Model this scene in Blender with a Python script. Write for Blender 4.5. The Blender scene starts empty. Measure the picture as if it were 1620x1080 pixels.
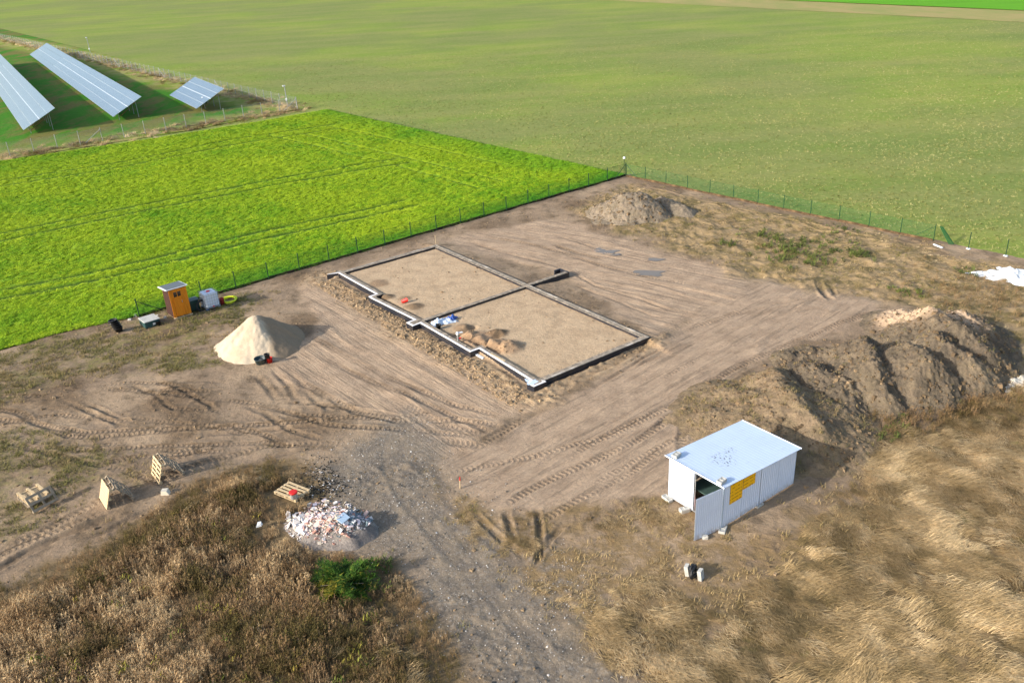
import bpy, math, random
import numpy as np
from mathutils import Vector, Matrix, Euler

random.seed(7)
S = bpy.context.scene
COL = S.collection

# ------------------------------------------------------------------ camera
FPX, PITCH, ROLL, CH = 1350.07, 0.445913, -0.0560178, 22.006
_fw = np.array([0, math.cos(PITCH), -math.sin(PITCH)])
_rt = np.array([1.0, 0, 0]); _up = np.cross(_rt, _fw)
_r = _rt*math.cos(ROLL) + _up*math.sin(ROLL)
_u = -_rt*math.sin(ROLL) + _up*math.cos(ROLL)
cam = bpy.data.objects.new('camera', bpy.data.cameras.new('camera')); COL.objects.link(cam)
cam.matrix_world = Matrix(((_r[0], _u[0], -_fw[0], 0), (_r[1], _u[1], -_fw[1], 0), (_r[2], _u[2], -_fw[2], CH), (0, 0, 0, 1)))
cam.data.sensor_width = 36; cam.data.lens = 36*FPX/1620
cam.data.clip_end = 6000; cam.data.clip_start = 0.5
S.camera = cam

def G(px, py, z=0.0):
    """real ground position (at height z) of a feature measured in the photograph"""
    d = _fw*FPX + _r*(px-810) + _u*(540-py)
    t = (z-CH)/d[2]
    return np.array([d[0]*t, d[1]*t, z])
def GV(px, py, z=0.0): return Vector(G(px, py, z))

# ------------------------------------------------------------------ light
SUN_AZ, SUN_EL = 27.0, 23.0            # azimuth the shadows fall towards, elevation
w = bpy.data.worlds.new('World'); S.world = w; w.use_nodes = True
nt = w.node_tree; nt.nodes.clear()
sky = nt.nodes.new('ShaderNodeTexSky'); sky.sky_type = 'NISHITA'; sky.sun_disc = False
sky.sun_elevation = math.radians(SUN_EL); sky.sun_rotation = math.radians(243)
sky.air_density = 1.0; sky.dust_density = 2.0; sky.ozone_density = 1.0
bg = nt.nodes.new('ShaderNodeBackground'); bg.inputs[1].default_value = 0.15
wo = nt.nodes.new('ShaderNodeOutputWorld')
nt.links.new(sky.outputs[0], bg.inputs[0]); nt.links.new(bg.outputs[0], wo.inputs[0])
sd = bpy.data.lights.new('sun', 'SUN'); sd.energy = 3.1; sd.angle = math.radians(0.6); sd.color = (1.0, 0.95, 0.88)
so = bpy.data.objects.new('sun', sd); COL.objects.link(so)
_a, _e = math.radians(SUN_AZ), math.radians(SUN_EL)
so.rotation_euler = Vector((math.cos(_a)*math.cos(_e), math.sin(_a)*math.cos(_e), -math.sin(_e))).to_track_quat('-Z', 'Y').to_euler()
so.location = (-60, -20, 40)
S.view_settings.view_transform = 'Standard'; S.view_settings.look = 'None'
S.view_settings.exposure = 0.97; S.view_settings.gamma = 1; S.view_settings.use_curve_mapping = False
S.render.film_transparent = False

# ------------------------------------------------------------------ numpy noise
def _hash(ix, iy, seed):
    h = (ix.astype(np.int64)*374761393 + iy.astype(np.int64)*668265263 + seed*2147483647) & 0xFFFFFFFF
    h = ((h ^ (h >> 13))*1274126177) & 0xFFFFFFFF
    h = (h ^ (h >> 16)) & 0xFFFF
    return h.astype(np.float32)/32767.5-1.0
def vn(x, y, seed=0):
    x = np.asarray(x, float); y = np.asarray(y, float)
    xf = np.floor(x); yf = np.floor(y); fx = x-xf; fy = y-yf
    fx = fx*fx*(3-2*fx); fy = fy*fy*(3-2*fy)
    a = _hash(xf, yf, seed); b = _hash(xf+1, yf, seed); c = _hash(xf, yf+1, seed); d = _hash(xf+1, yf+1, seed)
    return (a*(1-fx)+b*fx)*(1-fy)+(c*(1-fx)+d*fx)*fy
def fbm(x, y, wl, octv=3, seed=0, gain=0.5):
    x = np.asarray(x, float); y = np.asarray(y, float); s = 0; am = 1; t = 0; f = 1.0/wl
    for k in range(octv):
        ca, sa = math.cos(0.7*k+seed), math.sin(0.7*k+seed)
        s = s+am*vn((x*ca-y*sa)*f, (x*sa+y*ca)*f, seed+k*17); t += am; am *= gain; f *= 2.03
    return s/t
def sstep(a, b, x):
    t = np.clip((x-a)/(b-a), 0, 1); return t*t*(3-2*t)
def segd(x, y, p, q):
    """distance to segment p-q, parameter, signed side"""
    dx, dy = q[0]-p[0], q[1]-p[1]; L2 = dx*dx+dy*dy+1e-9
    t = np.clip(((x-p[0])*dx+(y-p[1])*dy)/L2, 0, 1)
    ex = x-(p[0]+t*dx); ey = y-(p[1]+t*dy)
    return np.hypot(ex, ey), t, np.sign(dx*ey-dy*ex)
def polysd(x, y, pts):
    """signed distance to polygon, positive inside"""
    d = np.full(np.shape(x), 1e9); ins = np.zeros(np.shape(x), bool); n = len(pts)
    for i in range(n):
        p, q = pts[i], pts[(i+1) % n]
        d = np.minimum(d, segd(x, y, p, q)[0])
        c = ((p[1] > y) != (q[1] > y)) & (x < (q[0]-p[0])*(y-p[1])/((q[1]-p[1]) or 1e-9)+p[0])
        ins ^= c
    return np.where(ins, d, -d)
def PXP(*pts): return [tuple(G(a, b)[:2]) for a, b in pts]

# ------------------------------------------------------------------ materials
def lin(r, g, b):
    f = lambda v: v/255/12.92 if v/255 <= 0.04045 else ((v/255+0.055)/1.055)**2.4
    return (f(r), f(g), f(b), 1)
class NM:
    def __init__(s, name, rough=0.9, spec=0.2, metal=0.0):
        s.m = bpy.data.materials.new(name); s.m.use_nodes = True; s.t = s.m.node_tree; s.t.nodes.clear()
        s.o = s.n('OutputMaterial'); s.b = s.n('BsdfPrincipled'); s.l(s.b.outputs[0], s.o.inputs[0])
        s.b.inputs['Roughness'].default_value = rough; s.b.inputs['Specular IOR Level'].default_value = spec
        s.b.inputs['Metallic'].default_value = metal
        s.co = s.n('TexCoord').outputs['Object']
        s.gp = s.n('NewGeometry').outputs['Position']
    def n(s, k): return s.t.nodes.new('ShaderNode'+k)
    def l(s, a, b): s.t.links.new(a, b)
    def put(s, v, i):
        if hasattr(v, 'links'): s.l(v, i)
        else: i.default_value = v
    def noise(s, scale, detail=3, rough=0.55, co=None, dist=0.0):
        k = s.n('TexNoise'); k.inputs['Scale'].default_value = scale; k.inputs['Detail'].default_value = detail
        k.inputs['Roughness'].default_value = rough; k.inputs['Distortion'].default_value = dist
        s.l(co if co is not None else s.gp, k.inputs['Vector']); return k.outputs['Fac']
    def voro(s, scale, out='Distance', co=None, rnd=1.0):
        k = s.n('TexVoronoi'); k.inputs['Scale'].default_value = scale; k.inputs['Randomness'].default_value = rnd
        s.l(co if co is not None else s.gp, k.inputs['Vector']); return k.outputs[out]
    def mp(s, co=None, sc=(1, 1, 1), rz=0.0, loc=(0, 0, 0)):
        k = s.n('Mapping'); k.inputs['Scale'].default_value = sc; k.inputs['Rotation'].default_value = (0, 0, rz); k.inputs['Location'].default_value = loc
        s.l(co if co is not None else s.gp, k.inputs['Vector']); return k.outputs[0]
    def ramp(s, v, a, b):
        k = s.n('MapRange'); k.interpolation_type = 'SMOOTHSTEP'
        s.l(v, k.inputs[0]); k.inputs[1].default_value = a; k.inputs[2].default_value = b; return k.outputs[0]
    def mix(s, f, a, b, mode='MIX'):
        k = s.n('MixRGB'); k.blend_type = mode; s.put(f, k.inputs[0]); s.put(a, k.inputs[1]); s.put(b, k.inputs[2]); return k.outputs[0]
    def ma(s, op, a, b=0.0):
        k = s.n('Math'); k.operation = op; s.put(a, k.inputs[0]); s.put(b, k.inputs[1]); return k.outputs[0]
    def at(s, name, inst=False):
        k = s.n('Attribute'); k.attribute_name = name
        if inst: k.attribute_type = 'INSTANCER'
        return k.outputs['Fac']
    def val(s, c, f, lo, hi):
        """scale colour c by lo..hi over factor f"""
        k = s.ma('MULTIPLY_ADD', f, hi-lo); k.node.inputs[2].default_value = lo
        h = s.n('VectorMath'); h.operation = 'SCALE'; s.put(c, h.inputs[0]) if hasattr(c, 'links') else setattr(h.inputs[0], 'default_value', c[:3])
        s.l(k, h.inputs['Scale']); return h.outputs[0]
    def col(s, c): s.put(c, s.b.inputs['Base Color'])
    def bump(s, h, strength=0.5, dist=0.02, prev=None):
        k = s.n('Bump'); k.inputs['Strength'].default_value = strength; k.inputs['Distance'].default_value = dist
        s.l(h, k.inputs['Height'])
        if prev is not None: s.l(prev, k.inputs['Normal'])
        s.l(k.outputs[0], s.b.inputs['Normal']); return k.outputs[0]

_mc = {}
def simple(name, c, rough=0.7, spec=0.3, metal=0.0, var=0.25, sc=9.0, bump=0.0, dirt=None, dirtamt=0.5):
    """everyday procedural material: colour, blotchy wear, optional dirt and relief"""
    if name in _mc: return _mc[name]
    k = NM(name, rough, spec, metal)
    base = k.val(c, k.noise(sc, 4, co=k.co), 1-var, 1+var)
    if dirt is not None:
        base = k.mix(k.ma('MULTIPLY', k.ramp(k.noise(sc*0.4, 5, 0.7, co=k.co), 0.45, 0.7), dirtamt), base, dirt)
    k.col(base)
    if bump: k.bump(k.noise(sc*4, 4, co=k.co), bump, 0.01)
    _mc[name] = k.m; return k.m

# ------------------------------------------------------------------ mesh helpers
class MB:
    def __init__(s): s.v = []; s.f = []
    def add(s, vs, fs, M=None):
        o = len(s.v)
        s.v += [tuple(M @ Vector(v)) if M is not None else tuple(v) for v in vs]
        s.f += [tuple(o+i for i in f) for f in fs]; return s
    def box(s, c, d, rz=0, M=None, bev=0.0):
        x, y, z = d[0]/2, d[1]/2, d[2]/2
        T = Matrix.Translation(c) @ Matrix.Rotation(rz, 4, 'Z')
        if M is not None: T = M @ T
        if bev <= 0:
            vs = [(-x, -y, -z), (x, -y, -z), (x, y, -z), (-x, y, -z), (-x, -y, z), (x, -y, z), (x, y, z), (-x, y, z)]
            fs = [(0, 3, 2, 1), (4, 5, 6, 7), (0, 1, 5, 4), (1, 2, 6, 5), (2, 3, 7, 6), (3, 0, 4, 7)]
        else:
            b = min(bev, x*.9, y*.9, z*.9); vs = []
            def ring(xx, yy, zz, c): 
                return [(-xx+c, -yy, zz), (xx-c, -yy, zz), (xx, -yy+c, zz), (xx, yy-c, zz), (xx-c, yy, zz), (-xx+c, yy, zz), (-xx, yy-c, zz), (-xx, -yy+c, zz)]
            vs += ring(x-b, y-b, -z, b*.4)+ring(x, y, -z+b, b)+ring(x, y, z-b, b)+ring(x-b, y-b, z, b*.4)
            fs = [tuple(reversed(range(8))), tuple(range(24, 32))]
            for r in range(3):
                for i in range(8): fs.append((r*8+i, r*8+(i+1) % 8, r*8+8+(i+1) % 8, r*8+8+i))
        return s.add(vs, fs, T)
    def tube(s, pts, r, n=6, closed=False, cap=True):
        pts = [Vector(p) for p in pts]; m = len(pts); o = len(s.v); rr = r if hasattr(r, '__len__') else [r]*m
        for i, p in enumerate(pts):
            if closed: d = pts[(i+1) % m]-pts[i-1]
            else: d = pts[min(i+1, m-1)]-pts[max(i-1, 0)]
            d = d.normalized() if d.length > 1e-9 else Vector((0, 0, 1))
            a = d.cross(Vector((0, 0, 1)) if abs(d.z) < .95 else Vector((1, 0, 0))).normalized(); b = d.cross(a)
            for k in range(n):
                t = 2*math.pi*k/n; s.v.append(tuple(p+(a*math.cos(t)+b*math.sin(t))*rr[i]))
        for i in range(m if closed else m-1):
            j = (i+1) % m
            for k in range(n): s.f.append((o+i*n+k, o+i*n+(k+1) % n, o+j*n+(k+1) % n, o+j*n+k))
        if cap and not closed:
            s.f.append(tuple(o+k for k in reversed(range(n)))); s.f.append(tuple(o+(m-1)*n+k for k in range(n)))
        return s
    def lathe(s, prof, n=16, M=None):
        vs = []; fs = []; m = len(prof)
        for r, z in prof:
            for k in range(n): t = 2*math.pi*k/n; vs.append((r*math.cos(t), r*math.sin(t), z))
        for i in range(m-1):
            for k in range(n): fs.append((i*n+k, i*n+(k+1) % n, (i+1)*n+(k+1) % n, (i+1)*n+k))
        fs.append(tuple(reversed(range(n))))
        if prof[-1][0] > 0.001: fs.append(tuple((m-1)*n+k for k in range(n)))
        return s.add(vs, fs, M)
    def mesh(s, name, mat, smooth=False):
        me = bpy.data.meshes.new(name); me.from_pydata(s.v, [], s.f); me.update()
        if mat is not None:
            for q in (mat if isinstance(mat, (list, tuple)) else [mat]): me.materials.append(q)
        if smooth: me.polygons.foreach_set('use_smooth', [True]*len(me.polygons))
        return me
def link(name, me, parent=None, loc=None, rot=None):
    o = bpy.data.objects.new(name, me); COL.objects.link(o)
    if parent is not None: o.parent = parent
    if loc is not None: o.location = loc
    if rot is not None: o.rotation_euler = rot
    return o
def part(name, mb, mat, parent, smooth=False, label=None, kind=None):
    o = link(name, mb.mesh(name, mat, smooth), parent)
    if label: o['label'] = label
    if kind: o['kind'] = kind
    return o
def tag(o, label, cat, group=None):
    o['label'] = label; o['category'] = cat
    if group: o['group'] = group
    return o
def thing(name, label, cat, loc=(0, 0, 0), rz=0.0, group=None, rot=None):
    o = bpy.data.objects.new(name, None); COL.objects.link(o); o.empty_display_size = 0.2
    o.location = loc; o.rotation_euler = rot if rot is not None else (0, 0, rz)
    return tag(o, label, cat, group)
def fastmesh(name, co, quads, mat, smooth=True):
    me = bpy.data.meshes.new(name); nv = len(co); nf = len(quads)
    me.vertices.add(nv); me.vertices.foreach_set('co', np.asarray(co, np.float32).ravel())
    me.loops.add(nf*4); me.loops.foreach_set('vertex_index', np.asarray(quads, np.int32).ravel())
    me.polygons.add(nf); me.polygons.foreach_set('loop_start', np.arange(0, nf*4, 4, dtype=np.int32))
    me.polygons.foreach_set('loop_total', np.full(nf, 4, np.int32))
    me.update(calc_edges=True)
    if smooth: me.polygons.foreach_set('use_smooth', np.ones(nf, bool))
    me.materials.append(mat); return me
def gridq(r, c):
    i = np.arange((r-1)*c).reshape(r-1, c)[:, :-1].ravel()
    return np.stack([i, i+1, i+c+1, i+c], 1)
def fattr(me, name, arr):
    a = me.attributes.new(name, 'FLOAT', 'POINT'); a.data.foreach_set('value', np.asarray(arr, np.float32).ravel())

# ------------------------------------------------------------------ key positions
K = np.array([11.99, 81.98])                       # far corner of the plot fence
DL = np.array([-math.cos(0.66297), -math.sin(0.66297)])   # along the left fence, coming nearer
DR = np.array([math.cos(0.86912), -math.sin(0.86912)])    # along the right fence, coming nearer
TH = 0.62597
FO = np.array([1.0889, 39.893]); FA = np.array([math.cos(TH), math.sin(TH)]); FB = np.array([-math.sin(TH), math.cos(TH)])
FW, FL = 8.47, 22.88                               # foundation width and length
def fxy(a, b): return FO+FA*a+FB*b
_lb = [K+DL*-0.9, G(227, 499)[:2], G(90, 530)[:2], G(0, 556)[:2], G(-160, 604)[:2], G(-500, 720)[:2]]
_lb_y = np.array([p[1] for p in _lb][::-1]); _lb_x = np.array([p[0] for p in _lb][::-1])

# zones (outlines read from the photograph, laid on the ground)
Z_BL = PXP((-300, 1000), (-60, 935), (60, 905), (150, 860), (270, 790), (330, 745), (430, 722), (500, 735), (505, 790), (440, 830), (560, 880), (620, 900), (690, 990), (745, 1100), (800, 1400), (-400, 1400))
Z_BR = PXP((1040, 1400), (990, 1060), (940, 960), (1020, 935), (1120, 985), (1230, 930), (1290, 850), (1360, 790), (1400, 700), (1490, 655), (1620, 620), (1900, 560), (2200, 1000), (2000, 1500))
Z_BRS = PXP((740, 800), (690, 760), (730, 800), (790, 830), (900, 812), (985, 800), (1060, 790), (1200, 830), (1400, 760), (1400, 960), (1000, 1010), (850, 930), (740, 830))
Z_TR = PXP((940, 345), (905, 330), (1000, 293), (1130, 318), (1300, 350), (1450, 385), (1560, 415), (1750, 440), (1750, 640), (1620, 560), (1560, 500), (1440, 480), (1330, 462), (1190, 432), (1080, 395), (1000, 372))
Z_LG = PXP((-300, 650), (0, 560), (200, 505), (330, 475), (420, 468), (380, 505), (330, 545), (330, 570), (250, 590), (130, 592), (0, 640), (-300, 700))
Z_LG2 = PXP((-200, 700), (0, 690), (90, 700), (230, 745), (160, 765), (20, 840), (-200, 900))
Z_GR = PXP((560, 690), (640, 650), (700, 700), (690, 745), (740, 790), (830, 870), (960, 980), (1010, 1100), (1150, 1500), (760, 1500), (720, 1080), (680, 960), (600, 860), (520, 790), (500, 740))
Z_SR = PXP((700, 735), (860, 655), (1030, 550), (1190, 450), (1290, 440), (1400, 465), (1390, 500), (1230, 555), (1090, 640), (1080, 780), (900, 810), (760, 800))
Z_SU = PXP((690, 380), (840, 350), (900, 350), (1000, 385), (1150, 425), (1190, 450), (1035, 540), (900, 440))
Z_SF = PXP((480, 450), (520, 445), (640, 530), (840, 625), (845, 640), (760, 690), (700, 735), (600, 650), (500, 620), (440, 600), (440, 560), (500, 530))
Z_IN = [tuple(fxy(0.2, 0.2)), tuple(fxy(FW-.15, 0.2)), tuple(fxy(FW-.15, FL-.2)), tuple(fxy(0.2, FL-.2))]

# wheel and blade tracks: (points, width, depth, tread)
TRK = [
 ([(0, 745), (60, 775), (0, 790)], .3, .02, 0),
 ([(-60, 660), (40, 668), (130, 685), (230, 678), (330, 680)], .42, .05, 1),
 ([(-60, 625), (50, 628), (90, 624)], .40, .04, 1),
 ([(-40, 640), (30, 655), (60, 672), (110, 690), (160, 690), (260, 682), (400, 672), (560, 662)], .45, .05, 1),
 ([(-40, 690), (40, 705), (90, 722), (160, 735), (250, 712)], .42, .05, 1),
 ([(-60, 715), (30, 712), (70, 708), (150, 712), (260, 705), (420, 700), (520, 712)], .38, .04, 1),
 ([(-80, 930), (0, 897), (80, 855), (190, 815)], .55, .12, 0),
 ([(-80, 912), (20, 868), (110, 832), (180, 805)], .40, .05, 1),
 ([(120, 862), (240, 806), (330, 770), (430, 722), (540, 700)], .38, .06, 0),
 ([(0, 868), (60, 845), (150, 795), (300, 740), (420, 705), (560, 700)], .5, .05, 1),
 ([(240, 600), (275, 612), (330, 640), (345, 655)], .35, .08, 0),
 ([(200, 605), (240, 622), (285, 655)], .30, .07, 0),
 ([(105, 635), (150, 655), (195, 675)], .35, .10, 0),
 ([(120, 633), (160, 648), (200, 668)], .3, .09, 0),
 ([(380, 640), (420, 655), (460, 680), (520, 700)], .4, .05, 0),
 ([(380, 640), (450, 650), (520, 672), (640, 680), (760, 690)], .4, .05, 1),
 ([(400, 590), (425, 615), (440, 640)], .4, .06, 0),
 ([(430, 580), (455, 610), (475, 638)], .4, .06, 0),
 ([(448, 572), (475, 605), (500, 635), (530, 655)], .35, .05, 0),
 ([(500, 560), (560, 590), (640, 622), (720, 660), (790, 690)], .4, .05, 1),
 ([(490, 530), (560, 570), (650, 612), (720, 640), (800, 660)], .4, .04, 1),
 ([(470, 600), (560, 650), (640, 668), (720, 665), (800, 672)], .5, .05, 1),
 ([(700, 735), (770, 700), (850, 655), (930, 620), (1030, 560), (1110, 525)], .25, .05, 0),
 ([(690, 695), (760, 705), (830, 660)], .6, .05, 1),
 ([(640, 640), (700, 672), (770, 690)], .6, .04, 1),
 ([(700, 750), (840, 722), (960, 690), (1050, 650), (1130, 600), (1200, 570)], .4, .03, 1),
 ([(790, 800), (900, 745), (1020, 690), (1080, 650), (1120, 605), (1180, 575), (1250, 545), (1320, 515), (1390, 490)], .48, .05, 1),
 ([(1085, 780), (1078, 700), (1085, 650), (1110, 620)], .45, .05, 1),
 ([(830, 840), (920, 790), (1000, 745), (1060, 700)], .4, .04, 1),
 ([(720, 780), (800, 745), (900, 700), (1000, 650), (1100, 590), (1230, 530)], .3, .03, 0),
 ([(860, 650), (980, 590), (1100, 540), (1230, 500), (1320, 480)], .3, .04, 0),
 ([(1035, 545), (1120, 515), (1200, 488), (1300, 465)], .3, .04, 0),
 ([(1290, 440), (1300, 462), (1318, 478)], .5, .10, 0),
 ([(1312, 448), (1322, 470)], .35, .08, 0),
 ([(1180, 505), (1240, 485), (1300, 470), (1345, 455)], .4, .05, 0),
 ([(740, 380), (790, 398), (850, 412), (905, 430), (940, 452), (1000, 470), (1060, 490), (1120, 500)], .35, .05, 0),
 ([(870, 385), (910, 400), (960, 412)], .45, .06, 1),
 ([(760, 372), (830, 385), (890, 400), (950, 420), (1030, 440), (1100, 452)], .4, .04, 1),
 ([(880, 372), (950, 395), (1050, 420), (1140, 440)], .35, .04, 0),
 ([(900, 450), (960, 470), (1030, 500), (1080, 505)], .3, .04, 0),
 ([(1040, 545), (1090, 520), (1180, 490)], .5, .05, 1),
 ([(840, 640), (1000, 560), (1045, 540)], .7, .07, 0),
 ([(745, 800), (790, 850), (840, 890)], .35, .07, 0),
 ([(800, 800), (810, 850), (800, 880)], .35, .08, 0),
 ([(850, 800), (856, 850), (850, 905)], .35, .10, 0),
 ([(838, 905), (870, 855), (900, 820)], .35, .08, 0),
 ([(600, 720), (650, 800), (740, 900), (850, 1020), (900, 1100)], .7, .02, 0),
 ([(680, 720), (720, 800), (830, 900), (950, 1010), (1010, 1100)], .7, .02, 0),
 ([(1500, 400), (1450, 390), (1300, 360), (1150, 328), (1020, 296)], .5, .04, 0),
]
_rs = np.random.RandomState(3)
for _i in range(26):
    _x, _y, _l = _rs.uniform(-60, 480), _rs.uniform(605, 745), _rs.uniform(90, 260); _s = _rs.uniform(-.15, .25)
    if _y > 690+.0*_x and _x > 250: continue
    TRK.append(([(_x+_l*f, _y+_s*_l*f+_rs.uniform(-9, 9)) for f in (0, .33, .66, 1)], .38, _rs.uniform(.02, .05), int(_rs.rand() < .65)))
for _i in range(16):
    _x, _y, _l = _rs.uniform(700, 1150), _rs.uniform(560, 800), _rs.uniform(80, 200)
    if _y < 1100-.55*_x-20 or _y > 1235-.42*_x: continue
    TRK.append(([(_x, _y), (_x+_l*.5, _y-_l*.28), (_x+_l, _y-_l*.52)], .3, _rs.uniform(.02, .04), int(_rs.rand() < .5)))
TRKW = [([tuple(G(a, b)[:2]) for a, b in t[0]],)+tuple(t[1:]) for t in TRK]
S_DIR = {'R': G(1300, 450)[:2]-G(720, 762)[:2], 'U': G(1120, 470)[:2]-G(750, 395)[:2], 'F': G(800, 640)[:2]-G(490, 465)[:2]}

FRONT = [(-.75, FL+.35), (-.02, FL+.02), (0.02, 17.35), (-.58, 17.3), (-.6, 16.9), (-.32, 11.8), (-.92, 11.75), (-.9, 11.0), (-.32, 11.05), (-.34, 5.55), (.3, 5.55), (.1, .5), (-.25, .35), (-.22, -.2)]
FRONTW = [tuple(fxy(*p)) for p in FRONT]

def softmask(x, y, poly, soft, nz=0.0, seed=1, wl=1.5):
    d = polysd(x, y, poly)
    if nz: d = d+nz*fbm(x, y, wl, 3, seed)
    return sstep(-soft, soft, d)

def terrain(x, y):
    """height and cover masks of the building plot"""
    x = np.asarray(x, float); y = np.asarray(y, float); A = {}
    bl = softmask(x, y, Z_BL, .5, 1.2, 3); br = softmask(x, y, Z_BR, 1.0, 2.0, 4, 2.5); brs = softmask(x, y, Z_BRS, .8, 1.5, 5)
    tr = softmask(x, y, Z_TR, 1.0, 2.2, 6, 3.0); lg = softmask(x, y, Z_LG, .8, 1.8, 7); lg2 = softmask(x, y, Z_LG2, .8, 1.6, 8)
    gr = softmask(x, y, Z_GR, 1.3, 1.8, 9, 2.0); sr = softmask(x, y, Z_SR, .35, .5, 10); su = softmask(x, y, Z_SU, .6, .8, 11); sf = softmask(x, y, Z_SF, .5, .8, 12)
    ins = polysd(x, y, Z_IN); inm = sstep(-.05, .05, ins)
    n1 = fbm(x, y, 6, 3, 21); n2 = fbm(x, y, 1.4, 3, 22); n3 = fbm(x, y, .42, 3, 23); n4 = fbm(x, y, .16, 2, 24)
    smooth = np.clip(sr+su+sf+inm, 0, 1); veg = np.clip(bl+br+tr, 0, 1)
    z = .05*n1+(1-smooth)*(.035*n2+.022*n3+.012*n4)+smooth*(.006*n3+.004*n4)
    # clods where machines have churned the soil
    cl = np.clip(fbm(x, y, 3.2, 3, 31)*1.6+.1, 0, 1)*(1-smooth)*(1-.6*veg)
    z = z+cl*(.09*np.abs(n3)+.05*np.abs(n4))
    # grader stripes
    for m, key, sd in ((sr, 'R', 41), (su, 'U', 45), (sf, 'F', 49)):
        d = S_DIR[key]/np.linalg.norm(S_DIR[key]); u = x*d[0]+y*d[1]; v = -x*d[1]+y*d[0]
        v = v+.25*fbm(x, y, 7, 2, sd)
        s1 = vn(u/5.0, v/.42, sd+1); s2 = vn(u/3.0, v/.17, sd+2); s3 = vn(u/9.0, v/1.2, sd+3)
        rr = 1-np.abs(vn(u/7.0, v/.6, sd+4))*4
        z = z+m*(.020*s1+.014*s2+.016*s3+.05*np.clip(rr, 0, 1)*(.5+vn(u/4., v/3., sd+5)))
    # matted vegetation humps
    hump = fbm(x, y, 1.1, 3, 61); z = z+br*(.07*hump+.05*np.abs(fbm(x, y, 2.3, 2, 62)))+bl*(.06*hump+.15*sstep(0, 5, polysd(x, y, Z_BL)))
    z = z+tr*(.20*fbm(x, y, 1.5, 3, 63)+.06*n3)+lg*(.05*n2)
    # fill inside the foundation, higher ground behind it, spoil along the front
    z = z*(1-inm)+inm*(.20+.016*n2+.014*n3+.009*n4)
    la = (x-FO[0])*FA[0]+(y-FO[1])*FA[1]; lb = (x-FO[0])*FB[0]+(y-FO[1])*FB[1]
    back = sstep(3.0, 0, np.hypot(np.maximum(la-FW, 0), np.maximum(np.maximum(lb-FL, -lb), 0)))*(la > FW-.2)*(1-inm)
    z = z+back*.2
    lft = sstep(1.5, 0, np.abs(lb-FL-.1))*(la > -.4)*(la < FW)*(1-inm)*(lb > FL-.15); z = z+lft*.16
    fd = np.full(x.shape, 1e9)
    for p, q in zip(FRONTW[:-1], FRONTW[1:]): fd = np.minimum(fd, segd(x, y, p, q)[0])
    fr = sstep(2.6, .7, fd)*(la < .5)*(1-inm); fr = fr*sstep(.15, .5, fd)
    lump = np.abs(fbm(x, y, .55, 3, 71))
    z = z+fr*(.02+.17*lump)
    dcd = segd(x, y, tuple(fxy(0, -.2)), tuple(fxy(FW, -.2)))[0]
    fr2 = sstep(1.5, .5, dcd)*(lb < -.15); z = z+fr2*(.03+.14*lump)
    # small heaps of excavated sand inside
    dmp = np.zeros(x.shape); red = np.zeros(x.shape)
    for (px, py, h, r, d) in ((750, 535, .28, 1.3, 0), (800, 550, .42, 1.15, .1), (786, 527, .22, .75, .9), (735, 519, .18, .8, .6), (612, 470, .16, .6, .9), (655, 485, .12, .7, .8), (640, 472, .08, .5, .6), (598, 448, .07, .9, .5), (745, 530, .12, .6, .2), (775, 545, .25, .8, .2)):
        c = G(px, py, .2); dd = np.hypot(x-c[0], y-c[1])*(1+.25*fbm(x, y, .6, 2, 72))
        b = np.clip(1-dd/r, 0, 1); z = z+h*sstep(0, 1, b)*(1+.5*n3+.3*n4+.25*n2); dmp = np.maximum(dmp, d*sstep(0, .4, b)); red = np.maximum(red, (1-d)*sstep(0, .4, b))
    for pts in (((728, 533), (760, 545), (790, 557)), ((765, 548), (790, 530)), ((700, 532), (725, 528), (750, 518))):
        P = [tuple(G(a, b, .2)[:2]) for a, b in pts]
        for p, q in zip(P[:-1], P[1:]):
            b = sstep(.28, .1, segd(x, y, p, q)[0]+.08*n3); z = z-.16*b; dmp = np.maximum(dmp, .6*b)
    # wheel tracks
    tm = np.zeros(x.shape); ts = np.zeros(x.shape); td = np.zeros(x.shape); dk = np.zeros(x.shape)
    for P, wd, dp, tread in TRKW:
        xs = [p[0] for p in P]; ys = [p[1] for p in P]
        sel = (x > min(xs)-1) & (x < max(xs)+1) & (y > min(ys)-1) & (y < max(ys)+1)
        if not sel.any(): continue
        X = x[sel]; Y = y[sel]; best = np.full(X.shape, 1e9); sc = np.zeros(X.shape); sg = np.zeros(X.shape); acc = 0.0
        Xw = X+.12*fbm(X, Y, 1.7, 2, 81); Yw = Y+.12*fbm(X, Y, 1.7, 2, 82)
        for p, q in zip(P[:-1], P[1:]):
            L = math.hypot(q[0]-p[0], q[1]-p[1]); d, t, s = segd(Xw, Yw, p, q); b = d < best
            best = np.where(b, d, best); sc = np.where(b, acc+t*L, sc); sg = np.where(b, s, sg); acc += L
        endf = sstep(0, 1.2, sc)*sstep(0, 1.2, acc-sc); inten = np.clip(.75+.7*fbm(X, Y, 2.2, 2, 83), .1, 1.2)*endf
        h = wd/2; core = sstep(h, h*.6, best); lip = np.exp(-((best-h*1.25)/(h*.35))**2)
        zz = inten*(-dp*core+dp*.75*lip*(1+.5*n3[sel]))
        if tread:
            ph = (sc+best*.5)/.26; zz = zz+core*inten*.018*np.sin(2*math.pi*ph)
            m = core*inten > tm[sel]
            a = tm[sel]; a[m] = (core*inten)[m]; tm[sel] = a
            a = ts[sel]; a[m] = sc[m]; ts[sel] = a
            a = td[sel]; a[m] = best[m]; td[sel] = a
        z[sel] += zz
        a = dk[sel]; dk[sel] = np.maximum(a, np.clip(inten*core*dp*10, 0, 1))
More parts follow.
